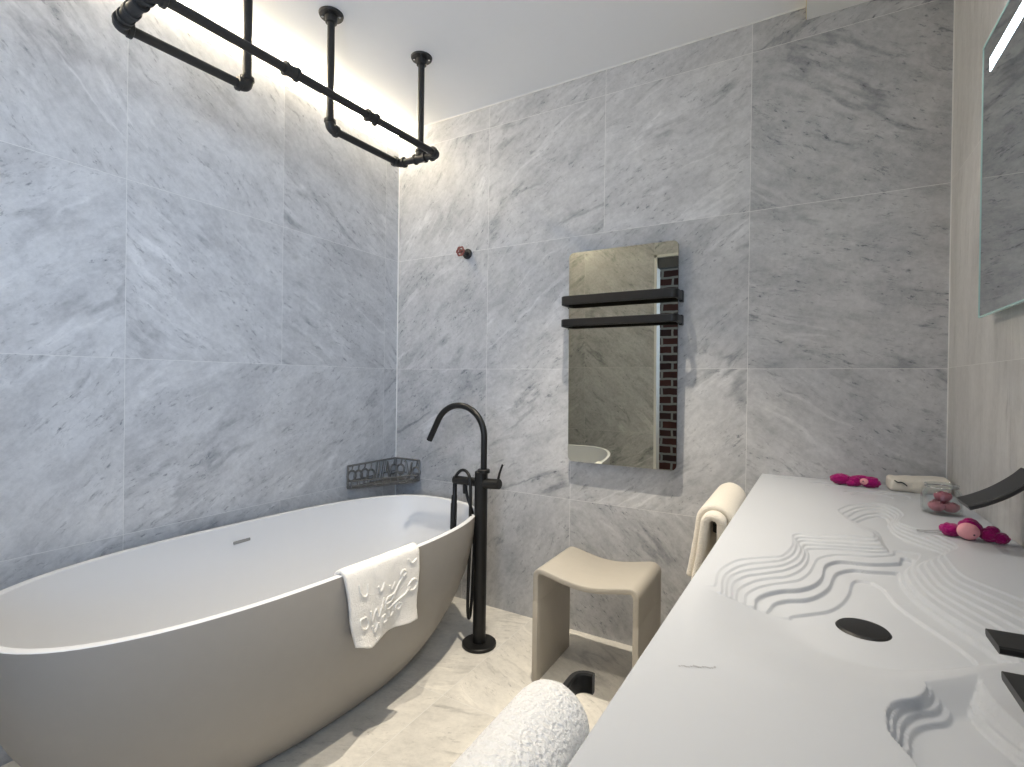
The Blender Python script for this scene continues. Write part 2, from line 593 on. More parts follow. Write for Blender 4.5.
# ceiling
o = obj('ceiling', box_bm((XL - 0.08, YF - 0.1, ZC), (XR + 0.08, YB + 0.08, ZC + 0.08)), M_CEIL, smooth=False); o['kind'] = 'structure'
o = obj('ceiling_bulkhead', box_bm((-0.008, YF, 2.434), (XR - 0.0005, YB - 0.0005, ZC - 0.0005)), M_WHITEP, smooth=False); o['kind'] = 'structure'
bs = obj('side_strip', box_bm((-0.0105, YF, 2.436), (-0.008, YB - 0.001, ZC - 0.001)), M_LED_GLOW, o, smooth=False)  # LED glow put into the colour, nothing here emits
# pale caulk lines
for nm, lo, hi in (('trim_1', (XL + 0.0002, YB - 0.0045, 0.0), (XL + 0.0045, YB - 0.0002, ZC - 0.001)),
                   ('trim_2', (XR - 0.003, YB - 0.003, 0.79), (XR - 0.0002, YB - 0.0002, 2.43)),
                   ('trim_3', (XL, YB - 0.004, ZC - 0.004), (-0.012, YB - 0.0002, ZC - 0.0002))):
    o = obj(nm, box_bm(lo, hi), M_CAULK, smooth=False); o['kind'] = 'structure'

# the side of the room behind the camera: marble pier, opening, brick beyond, added daylight window
XO = -1.14
rects = []
jf = [0, 0.17, XO - XL]
for i in range(5):
    for k in range(2):
        rects.append((jf[k], ZR[i], jf[k + 1], ZR[i + 1], R(random.choice((-35, 40))), random.uniform(0, 0.1)))
rects = [(XO * 0 + (-(XO - XL)) + (XO - XL) + a, b, c, d, e, f) for a, b, c, d, e, f in rects]
# faces +Y: U = -X
rects2 = [((XO - XL) - c, b, (XO - XL) - a, d, e, f) for a, b, c, d, e, f in rects]
tiled('wall_front', (XO, YF, 0), (-1, 0, 0), (0, 0, 1), (0, 1, 0), None, rects2, M_WALL, slab=0.1)
DT = 2.15
tiled('wall_front_lintel', (XR + 0.04, YF, 0), (-1, 0, 0), (0, 0, 1), (0, 1, 0), None, [(0, DT, 0.6, 2.372, R(30), 0.05), (0.6, DT, XR + 0.04 - XO, 2.372, R(-30), 0.0), (0, 2.372, XR + 0.04 - XO, ZC, R(20), 0.05)], M_WALL, slab=0.1)
bm = bmesh.new()
add_box(bm, (XO, YF - 0.11, 0.0), (XO + 0.022, YF + 0.008, DT))
add_box(bm, (XO, YF - 0.11, DT - 0.022), (XR, YF + 0.008, DT))
o = obj('door_1', bm, M_WHITEP, smooth=False); o['kind'] = 'structure'
obj('roller_box', box_bm((XO + 0.023, YF - 0.10, DT - 0.11), (XR - 0.01, YF - 0.02, DT - 0.0225)), M_DARKGREY, o, smooth=False)
YX = -0.92
bm = bmesh.new()
add_box(bm, (XL - 0.1, YX - 0.12, 0.0), (-0.40, YX, ZC))
add_box(bm, (0.42, YX - 0.12, 0.0), (0.55, YX, ZC))
add_box(bm, (-0.40, YX - 0.12, 0.0), (0.42, YX, 0.72))
add_box(bm, (-0.40, YX - 0.12, 2.36), (0.42, YX, ZC))
o = obj('wall_far', bm, M_BRICK, smooth=False); o['kind'] = 'structure'
bm = bmesh.new()
for lo, hi in (((-0.40, YX - 0.1, 0.72), (-0.36, YX + 0.01, 2.36)), ((0.38, YX - 0.1, 0.72), (0.42, YX + 0.01, 2.36)), ((-0.40, YX - 0.1, 0.72), (0.42, YX + 0.01, 0.76)), ((-0.40, YX - 0.1, 2.32), (0.42, YX + 0.01, 2.36))):
    add_box(bm, lo, hi)
o = obj('added_window_1', bm, M_WHITEP, smooth=False); o['kind'] = 'structure'  # unseen window, added so cool daylight can reach the left wall
obj('pane', box_bm((-0.358, YX - 0.085, 0.762), (0.378, YX - 0.080, 2.318)), M_GLASS, o, smooth=False)
o = obj('floor_passage', box_bm((XL - 0.1, YX, -0.08), (0.55, YF - 0.1, 0.0)), M_FLOOR, smooth=False); o['kind'] = 'structure'
o = obj('ceiling_passage', box_bm((XL - 0.1, YX - 0.12, ZC), (0.55, YF - 0.1, ZC + 0.08)), M_CEIL, smooth=False); o['kind'] = 'structure'
o = obj('wall_passage', box_bm((0.48, YX, 0.0), (0.56, YF, ZC)), M_CEIL, smooth=False); o['kind'] = 'structure'

# ------------------------------------------------------------------ lights as fittings
t = empty('light_strip', (XL + 0.012, 0.9, ZC - 0.012), 'long warm glowing light strip along the top of the left marble wall', 'light strip')
bm = bmesh.new()
add_box(bm, (XL + 0.0005, YF + 0.01, ZC - 0.046), (XL + 0.004, YB - 0.02, ZC - 0.024))
obj('profile', bm, M_WHITEP, t, smooth=False)
obj('diffuser', tube_bm([(XL + 0.0115, YF + 0.012, ZC - 0.035), (XL + 0.0115, 0.9, ZC - 0.035), (XL + 0.0115, YB - 0.03, ZC - 0.035)], 0.007, seg=14), M_LED, t)
FITTINGS = [(-0.71, 1.46, ZC, 'round recessed ceiling downlight between pipe rack and back wall'),
            (-0.71, 0.56, ZC, 'round recessed ceiling downlight nearer the doorway'),
            (0.13, 1.46, 2.434, 'added unseen bulkhead downlight above the far counter end'),  # this bulkhead pair is added to house the counter fill spots
            (0.13, 0.56, 2.434, 'added unseen bulkhead downlight above the near counter end')]
for lx, ly, zc, lab in FITTINGS:
    t = empty('recessed_downlight', (lx, ly, zc), lab, 'ceiling light', 'ceiling downlights')
    bm = bmesh.new()
    add_tube(bm, [(lx + 0.042 * math.cos(a), ly + 0.042 * math.sin(a), zc - 0.003) for a in np.linspace(0, 2 * math.pi, 33)[:-1]], 0.003, seg=8, closed=True)
    obj('trim_ring', bm, M_WHITEP, t)
    obj('lens', cyl_bm((lx, ly, zc - 0.004), (lx, ly, zc - 0.001), 0.038), M_LENS, t)

# ------------------------------------------------------------------ bathtub
TH = 0.55
TC = Vector((-1.516, 1.141))
TA, TB, TROT = 0.794, 0.386, -0.057
TUB_N = 2.75


def tub_pt(th, sa, sb, z, n=TUB_N):
    c, s = math.cos(th), math.sin(th)
    v = math.copysign(abs(s) ** (2 / n), s) * TA * sa
    u = math.copysign(abs(c) ** (2 / n), c) * TB * sb
    return Vector((TC.x + u * math.cos(TROT) - v * math.sin(TROT), TC.y + u * math.sin(TROT) + v * math.cos(TROT), z))


def tub_scale(z):
    q = max(0.0, min(1.0, z / TH))
    k = math.sin(0.5 * math.pi * q ** 0.72)
    return 0.61 + 0.39 * k, 0.53 + 0.47 * k, 2.35 + 0.4 * q


bm = bmesh.new()
NT = 144
ths = []
for k in range(NT):
    ths.append(2 * math.pi * (k + 0.5) / NT)
# even spacing: reparametrise so that superellipse points spread well
def ring(sa, sb, z, n):
    fine = [tub_pt(2 * math.pi * k / 1440, sa, sb, z, n) for k in range(1440)]
    d = [0.0]
    for k in range(1, 1441):
        d.append(d[-1] + (fine[k % 1440] - fine[k - 1]).length)
    out = []
    j = 0
    for k in range(NT):
        tgt = d[-1] * k / NT
        while d[j + 1] < tgt:
            j += 1
        f = (tgt - d[j]) / max(1e-9, d[j + 1] - d[j])
        out.append(fine[j].lerp(fine[(j + 1) % 1440], f))
    return out
rings = []
for z in (0.0, 0.004, 0.012, 0.03, 0.06, 0.1, 0.15, 0.2, 0.26, 0.32, 0.38, 0.44, 0.49, 0.525, 0.543):
    a, b_, n_ = tub_scale(z)
    if z == 0.0:
        a -= 0.012; b_ -= 0.016
    rings.append(ring(a, b_, z, n_))
RIM = 0.020
a0 = 1 - 0.003 / TA; b0 = 1 - 0.003 / TB
rings.append(ring(1, 1, TH - 0.002, TUB_N))
rings.append(ring(1 - 0.0018 / TA, 1 - 0.0018 / TB, TH, TUB_N))
ai = 1 - RIM / TA; bi = 1 - RIM / TB
rings.append(ring(ai + 0.004, bi + 0.007, TH, TUB_N))
rings.append(ring(ai, bi, TH - 0.003, TUB_N))
for z, q in ((0.52, 0.995), (0.46, 0.975), (0.38, 0.94), (0.30, 0.89), (0.22, 0.82), (0.16, 0.73), (0.125, 0.63), (0.112, 0.5), (0.108, 0.3), (0.106, 0.1)):
    rings.append(ring(ai * q, bi * q, z, TUB_N))
V = [[bm.verts.new(p) for p in r] for r in rings]
for ri, (A, B) in enumerate(zip(V[:-1], V[1:])):
    for k in range(NT):
        bm.faces.new((A[k], A[(k + 1) % NT], B[(k + 1) % NT], B[k])).material_index = 1 if ri < 15 else 0
bm.faces.new(V[0][::-1]); bm.faces.new(V[-1])
tub = obj('bathtub', bm, [M_TUB, M_TUBGREY], angle=32)
tag(tub, 'large freestanding oval bathtub, grey outside and white inside, against the left marble wall', 'bathtub')
def inner_u(y, z, side=-1):
    # x of the inside wall at height z on the wall side, at a given y
    q = np.interp(z, [0.30, 0.38, 0.46, 0.52, 0.547], [0.89, 0.94, 0.975, 0.995, 1.0])
    best = min((tub_pt(2 * math.pi * k / 2000, ai * q, bi * q, z) for k in range(2000) if (math.cos(2 * math.pi * k / 2000) < 0) == (side < 0)), key=lambda p: abs(p.y - y))
    return best.x
x1 = inner_u(1.16, 0.482)
bm = bmesh.new()
add_box(bm, (x1 - 0.004, 1.128, 0.476), (x1 + 0.004, 1.195, 0.488), 0.003, 2)
obj('overflow_slot', bm, M_BACKBOX, tub)

# ------------------------------------------------------------------ floor-standing bath tap
FX, FY = -1.17, 1.769
t = empty('bath_tap', (FX, FY, 0), 'tall matt black floor-standing bath tap with curved spout by the tub', 'tap')
obj('base_plate', cyl_bm((FX, FY, 0.0), (FX, FY, 0.016), 0.072, 48, 0.003), M_BLACK, t)
obj('column', cyl_bm((FX, FY, 0.014), (FX, FY, 0.735), 0.0275, 36, 0.003), M_BLACK, t)
arc = [(FX + 0.012, FY, 0.73), (FX + 0.012, FY, 0.80), (FX + 0.012, FY, 0.88)]
cx_, cz_, ra_ = FX + 0.012 - 0.130, 0.878, 0.130
for a in np.linspace(0, 152, 26):
    arc.append((cx_ + ra_ * math.cos(R(a)), FY, cz_ + ra_ * math.sin(R(a))))
e = Vector(arc[-1]); dv = Vector((-math.sin(R(152)), 0, math.cos(R(152))))
arc += [tuple(e + dv * 0.05), tuple(e + dv * 0.105)]
sp = obj('spout', tube_bm(arc, 0.0135, seg=18), M_BLACK, t)
obj('spout_collar', cyl_bm((FX + 0.012, FY, 0.728), (FX + 0.012, FY, 0.745), 0.0265, 28, 0.003), M_BLACK, t)
obj('mixer_body', cyl_bm((FX, FY, 0.684), (FX + 0.092, FY, 0.690), 0.0215, 28, 0.003), M_BLACK, t)
obj('lever', tube_bm([(FX + 0.082, FY, 0.70), (FX + 0.090, FY, 0.735), (FX + 0.104, FY, 0.772)], [0.006, 0.005, 0.0045], seg=10), M_BLACK, t)
obj('cradle_arm', cyl_bm((FX - 0.02, FY, 0.686), (FX - 0.142, FY, 0.684), 0.0185, 24, 0.003), M_BLACK, t)
hs = obj('hand_shower', tube_bm([(FX - 0.134, FY - 0.004, 0.668), (FX - 0.134, FY - 0.004, 0.62), (FX - 0.136, FY - 0.004, 0.615), (FX - 0.137, FY - 0.004, 0.585), (FX - 0.1375, FY - 0.004, 0.58), (FX - 0.140, FY - 0.004, 0.47)], [0.0095, 0.0095, 0.0125, 0.0125, 0.0142, 0.0142], seg=18), M_BLACK, t)
hose = catmull([(FX - 0.132, FY - 0.008, 0.685), (FX - 0.118, FY - 0.010, 0.712), (FX - 0.09, FY - 0.014, 0.732), (FX - 0.058, FY - 0.022, 0.728), (FX - 0.036, FY - 0.030, 0.695), (FX - 0.030, FY - 0.034, 0.60), (FX - 0.032, FY - 0.034, 0.40), (FX - 0.040, FY - 0.030, 0.20), (FX - 0.043, FY - 0.022, 0.125), (FX - 0.046, FY - 0.008, 0.108), (FX - 0.048, FY + 0.006, 0.14), (FX - 0.040, FY + 0.008, 0.30), (FX - 0.034, FY + 0.004, 0.48), (FX - 0.042, FY - 0.004, 0.56), (FX - 0.066, FY - 0.006, 0.62), (FX - 0.078, FY - 0.006, 0.67)], 7)
obj('hose', tube_bm(hose, 0.0068, seg=10), M_BLACK, t)
obj('hose_inlet', cyl_bm((FX - 0.079, FY - 0.006, 0.672), (FX - 0.077, FY - 0.006, 0.632), 0.0105, 18, 0.002), M_BLACK, t)

# ------------------------------------------------------------------ ceiling pipe rack
ZP = 2.057
PR = 0.0165
t = empty('ceiling_pipe_rack', (-1.46, 1.15, ZC), 'black iron pipe rack hanging from the ceiling above the bathtub', 'pipe rack')
P1 = Vector((-1.335, 1.652, ZP)); P2 = Vector((-1.536, 1.643, ZP)); E1 = Vector((-1.554, 1.288, ZP))
E3 = Vector((-1.575, 0.976, ZP)); P3 = Vector((-1.600, 0.631, ZP)); P4 = Vector((-1.395, 0.618, ZP))
D2 = P1.lerp(P2, 0.43)
D4 = P4.lerp(P3, 0.43)
def pipe(a, b, name='pipe'):
    obj(name, cyl_bm(a, b, PR * 0.82, 20), M_IRON, t)
def fitting(a, b, name='coupling'):
    d = (b - a).normalized()
    bm = bmesh.new()
    L_ = (b - a).length
    add_tube(bm, [a, a + d * 0.001, a + d * 0.009, a + d * 0.010, b - d * 0.010, b - d * 0.009, b - d * 0.001, b], [PR * 1.18, PR * 1.3, PR * 1.3, PR * 1.08, PR * 1.08, PR * 1.3, PR * 1.3, PR * 1.18], seg=20)
    return obj(name, bm, M_IRON, t)
def elbow(c, d1, d2):
    d1 = d1.normalized(); d2 = d2.normalized()
    L_ = 0.032
    pts = [c + d1 * (L_ + 0.001), c + d1 * L_, c + d1 * (L_ - 0.010), c + d1 * (L_ - 0.011)]
    rr = [PR * 1.2, PR * 1.32, PR * 1.32, PR * 1.1]
    for k in range(1, 8):
        q = k / 8
        pts.append(c + d1 * (L_ - 0.011) * (1 - q) ** 2 + d2 * (L_ - 0.011) * q ** 2)
        rr.append(PR * 1.1)
    pts += [c + d2 * (L_ - 0.011), c + d2 * (L_ - 0.010), c + d2 * L_, c + d2 * (L_ + 0.001)]
    rr += [PR * 1.1, PR * 1.32, PR * 1.32, PR * 1.2]
    obj('elbow', tube_bm(pts, rr, seg=18), M_IRON, t)
UPV = Vector((0, 0, 1))
pipe(P1, P2); pipe(P2, E1); pipe(E3, P3); pipe(P3, P4); pipe(P1, P4)
elbow(P1, P2 - P1, P4 - P1); elbow(P2, P1 - P2, E1 - P2); elbow(P3, E3 - P3, P4 - P3); elbow(P4, P3 - P4, P1 - P4)
elbow(E1, P2 - E1, UPV); elbow(E3, P3 - E3, UPV)
for d in (E1, E3, D2, D4):
    top = Vector((d.x, d.y, ZC))
    pipe(d, top - UPV * 0.004, 'drop_pipe')
    bm = bmesh.new()
    add_tube(bm, [top - UPV * 0.034, top - UPV * 0.033, top - UPV * 0.008, top - UPV * 0.0075, top - UPV * 0.002, top - UPV * 0.0005], [PR * 1.15, PR * 1.25, PR * 1.35, 0.043, 0.045, 0.045], seg=32)
    fl_ = obj('flange', bm, M_IRON, t)
    for k in range(4):
        a = k * math.pi / 2 + 0.6
        c = top + Vector((0.032 * math.cos(a), 0.032 * math.sin(a), 0))
        obj('screw', cyl_bm(c - UPV * 0.0105, c - UPV * 0.0075, 0.0052, 12), M_CHROME, fl_)
for d, dirv in ((D2, P2 - P1), (D4, P3 - P4)):
    u = dirv.normalized()
    fitting(d - u * 0.03, d + u * 0.03, 'tee')
    fitting(d + UPV * 0.006, d + UPV * 0.036, 'tee_neck')
for f in (0.335, 0.64):
    c = P1.lerp(P4, f); u = (P4 - P1).normalized()
    fitting(c - u * 0.024, c + u * 0.024)
c = P3.lerp(P4, 0.33); u = (P4 - P3).normalized()
fitting(c - u * 0.02, c + u * 0.02)
fitting(E3 + UPV * 0.06, E3 + UPV * 0.10) if False else None

# ------------------------------------------------------------------ wall valve
vx, vz = -1.487, 1.760
t = empty('wall_valve', (vx, YB, vz), 'small wall valve with a reddish round handle and black flange', 'valve')
obj('flange', cyl_bm((vx, YB - 0.0002, vz), (vx, YB - 0.012, vz), 0.026, 28, 0.003), M_IRON, t)
obj('stem', cyl_bm((vx, YB - 0.01, vz), (vx, YB - 0.065, vz), 0.011, 20, 0.002), M_IRON, t)
bm = bmesh.new()
pts = []
for k in range(48):
    a = 2 * math.pi * k / 48
    rr = 0.0205 * (1 + 0.09 * math.cos(6 * a))
    pts.append((vx + rr * math.cos(a), YB - 0.066, vz + rr * math.sin(a)))
add_tube(bm, pts, 0.0048, seg=8, closed=True)
for k in range(4):
    a = k * math.pi / 2 + 0.4
    add_tube(bm, [(vx, YB - 0.066, vz), (vx + 0.02 * math.cos(a), YB - 0.066, vz + 0.02 * math.sin(a))], 0.0035, seg=8)
add_cyl(bm, (vx, YB - 0.060, vz), (vx, YB - 0.074, vz), 0.007, 16, 0.002)
obj('wheel_handle', bm, M_RED, t)

# ------------------------------------------------------------------ corner basket
t = empty('corner_basket', (XL, YB, 0.574), 'grey metal openwork corner basket on the marble walls behind the tub', 'basket')
Z0, Z1 = 0.574, 0.682
yA, xB = 1.752, -1.786
def frame_panel(org, U, Ln, seed):
    rnd = random.Random(seed)
    O = Vector(org); U = Vector(U); Z = Vector((0, 0, 1)); H = Z1 - Z0
    bm = bmesh.new()
    def seg(a, b, r=0.0028):
        add_tube(bm, [O + U * a[0] + Z * a[1], O + U * b[0] + Z * b[1]], r, seg=6)
    seg((0, 0), (Ln, 0), 0.005); seg((0, H), (Ln, H), 0.005); seg((0, 0), (0, H), 0.005); seg((Ln, 0), (Ln, H), 0.005)
    n = int(Ln / 0.042)
    for k in range(n):
        u0 = Ln * (k + 0.15) / n
        w = Ln / n * 0.9
        kind = rnd.choice('abcab')
        if kind == 'a':      # slanted pair
            seg((u0, 0.004), (u0 + w * 0.55, H - 0.004), 0.0058); seg((u0 + w * 0.45, 0.004), (u0 + w, H - 0.004), 0.0058)
        elif kind == 'b':    # ring with a tail
            cx, cz, r = u0 + w * 0.5, H * rnd.uniform(0.4, 0.6), H * 0.24
            ring_ = [O + U * (cx + r * math.cos(a)) + Z * (cz + r * math.sin(a)) for a in np.linspace(0, 2 * math.pi, 19)[:-1]]
            add_tube(bm, ring_, 0.0056, seg=6, closed=True)
            seg((cx, cz + r), (cx + w * 0.2, H), 0.004); seg((cx, cz - r), (cx - w * 0.15, 0), 0.004)
        else:                # wave
            pts = [O + U * (u0 + w * q) + Z * (H * (0.5 + 0.42 * math.sin(q * 6.3 + k))) for q in np.linspace(0, 1, 12)]
            add_tube(bm, pts, 0.0058, seg=6)
    seg((0, H * 0.3), (Ln, H * 0.36), 0.003)
    return bm
obj('left_panel', frame_panel((XL + 0.006, yA, Z0), (0, 1, 0), YB - yA - 0.008, 3), M_BASKET, t)
obj('back_panel', frame_panel((XL + 0.008, YB - 0.006, Z0), (1, 0, 0), xB - XL - 0.008, 5), M_BASKET, t)
bm = bmesh.new()
tri = [(XL + 0.003, YB - 0.003), (XL + 0.003, yA), (XL + 0.035, yA), (xB, YB - 0.06), (xB, YB - 0.003)]
A = [bm.verts.new((x, y, Z0 - 0.004)) for x, y in tri]
B = [bm.verts.new((x, y, Z0 + 0.002)) for x, y in tri]
bm.faces.new(A); bm.faces.new(B[::-1])
for k in range(5):
    bm.faces.new((A[k], A[(k + 1) % 5], B[(k + 1) % 5], B[k]))
obj('tray', bm, M_BASKET, t, smooth=False)
bm = bmesh.new()
for zz in (Z0 + 0.012, Z0 + 0.036):
    add_tube(bm, [(XL + 0.006, yA, zz), (XL + 0.035, yA, zz), (xB, YB - 0.06, zz), (xB, YB - 0.006, zz)], 0.0035, seg=8)
for k in range(9):
    q = k / 8
    x = XL + 0.035 + (xB - XL - 0.035) * q; y = yA + (YB - 0.06 - yA) * q
    add_tube(bm, [(x, y, Z0), (x, y, Z0 + 0.036)], 0.0028, seg=6)
obj('front_rail', bm, M_BASKET, t)

# ------------------------------------------------------------------ mirrored towel warmer
def rounded_plate(x0, x1, z0, z1, r, y0, y1, n=8):
    bm = bmesh.new()
    pts = []
    for cx, cz, a0 in ((x1 - r, z1 - r, 0), (x0 + r, z1 - r, 90), (x0 + r, z0 + r, 180), (x1 - r, z0 + r, 270)):
        for k in range(n + 1):
            a = R(a0 + 90 * k / n)
            pts.append((cx + r * math.cos(a), cz + r * math.sin(a)))
    A = [bm.verts.new((x, y0, z)) for x, z in pts]
    B = [bm.verts.new((x, y1, z)) for x, z in pts]
    fa = bm.faces.new(A); fb = bm.faces.new(B[::-1])
    side = []
    for k in range(len(pts)):
        side.append(bm.faces.new((A[k], A[(k + 1) % len(pts)], B[(k + 1) % len(pts)], B[k])))
    return bm, fa, fb, side
t = empty('towel_warmer', (-0.667, YB, 0.765), 'tall tinted mirror towel warmer on the back wall with two black bars', 'towel warmer')
px0, px1, pz0, pz1 = -0.902, -0.434, 0.766, 1.683
bm, fa, fb, sd = rounded_plate(px0, px1, pz0, pz1, 0.022, YB - 0.040, YB - 0.032)
for f in sd: f.material_index = 1
for v in bm.verts: v.co.y -= (v.co.z - pz0) * 0.0175
obj('mirror_panel', bm, [M_MIRROR_T, M_DARKGREY], t, smooth=False)
obj('heater_casing', box_bm((px0 + 0.05, YB - 0.0318, pz0 + 0.06), (px1 - 0.05, YB - 0.0003, pz1 - 0.06), 0.004), M_DARKGREY, t)
def uband(z0, z1, yf):
    path = []
    xl, xr = px0 - 0.008, px1 + 0.006
    r = 0.02
    path.append((xr, YB - 0.02, 0)); path.append((xr, yf + r, 0))
    for k in range(1, 7):
        a = R(90 * k / 6); path.append((xr - r + r * math.cos(a), yf + r - r * math.sin(a), 0))
    for k in range(0, 7):
        a = R(90 * k / 6); path.append((xl + r - r * math.sin(a), yf + r - r * math.cos(a), 0))
    path.append((xl, YB - 0.02, 0))
    zc = (z0 + z1) / 2
    return strap_bm([(x, y, zc) for x, y, _ in path], (0, 0, 1), z1 - z0, 0.012)
for z0, z1 in ((1.447, 1.485), (1.354, 1.386)):
    b_ = obj('towel_bar', uband(z0, z1, YB - 0.115), M_BLACK, t, angle=30)
    for xx in (px0 - 0.008, px1 + 0.006):
        obj('bracket', box_bm((xx - 0.007, YB - 0.032, z0 - 0.004), (xx + 0.007, YB - 0.0003, z1 + 0.004), 0.002), M_BLACK, b_)

# ------------------------------------------------------------------ stool
SX0, SX1, SY0, SY1, SZ = -0.860, -0.462, 1.655, 1.960, 0.425
t = empty('bath_stool', ((SX0 + SX1) / 2, (SY0 + SY1) / 2, 0), 'beige bent bath stool with a dished seat beside the washbasin counter', 'stool')
TK = 0.021
def seat_profile():
    top = []
    r = 0.032
    ZL = 0.30
    top.append((SX0, ZL))
    top.append((SX0, SZ - r))
    for k in range(1, 7):
        a = R(90 * k / 6)
        top.append((SX0 + r - r * math.cos(a), SZ - r + r * math.sin(a) + 0.0))
    for k in range(1, 20):
        q = k / 20
        x = SX0 + r + (SX1 - SX0 - 2 * r) * q
        top.append((x, SZ - 0.026 * math.sin(math.pi * q) ** 1.3))
    for k in range(0, 7):
        a = R(90 * k / 6)
        top.append((SX1 - r + r * math.sin(a), SZ - r + r * math.cos(a)))
    top.append((SX1, ZL))
    return top
def ribbon(prof, t_, y0, y1, bev=0.004):
    n = len(prof)
    P = [Vector((x, 0, z)) for x, z in prof]
    inner = []
    for i in range(n):
        tg = (P[min(i + 1, n - 1)] - P[max(i - 1, 0)]).normalized()
        nn = Vector((tg.z, 0, -tg.x))
        inner.append(P[i] + nn * t_)
    bm = bmesh.new()
    rows_ = []
    secs = [(y0, bev), (y0 + bev * 0.35, bev * 0.35), (y0 + bev, 0), (y1 - bev, 0), (y1 - bev * 0.35, bev * 0.35), (y1, bev)]
    for y, ins in secs:
        rows_.append(([bm.verts.new(P[i].lerp(inner[i], ins / t_) + Vector((0, y, 0))) for i in range(n)], [bm.verts.new(inner[i].lerp(P[i], ins / t_) + Vector((0, y, 0))) for i in range(n)]))
    for (A, Ai), (B, Bi) in zip(rows_[:-1], rows_[1:]):
        for k in range(n - 1):
            bm.faces.new((A[k], A[k + 1], B[k + 1], B[k])); bm.faces.new((Ai[k], Bi[k], Bi[k + 1], Ai[k + 1]))
        bm.faces.new((A[0], B[0], Bi[0], Ai[0])); bm.faces.new((A[-1], Ai[-1], Bi[-1], B[-1]))
    for S_, flip in ((rows_[0], 0), (rows_[-1], 1)):
        A, Ai = S_
        for k in range(n - 1):
            bm.faces.new((A[k], Ai[k], Ai[k + 1], A[k + 1]))
    return bm
obj('seat', ribbon(seat_profile(), TK, SY0, SY1), M_STOOL, t, angle=50)
obj('leg', box_bm((SX0, SY0, 0.0), (SX0 + TK, SY1, 0.3005), 0.003), M_STOOL, t)
obj('leg', box_bm((SX1 - TK, SY0, 0.0), (SX1, SY1, 0.3005), 0.003), M_STOOL, t)

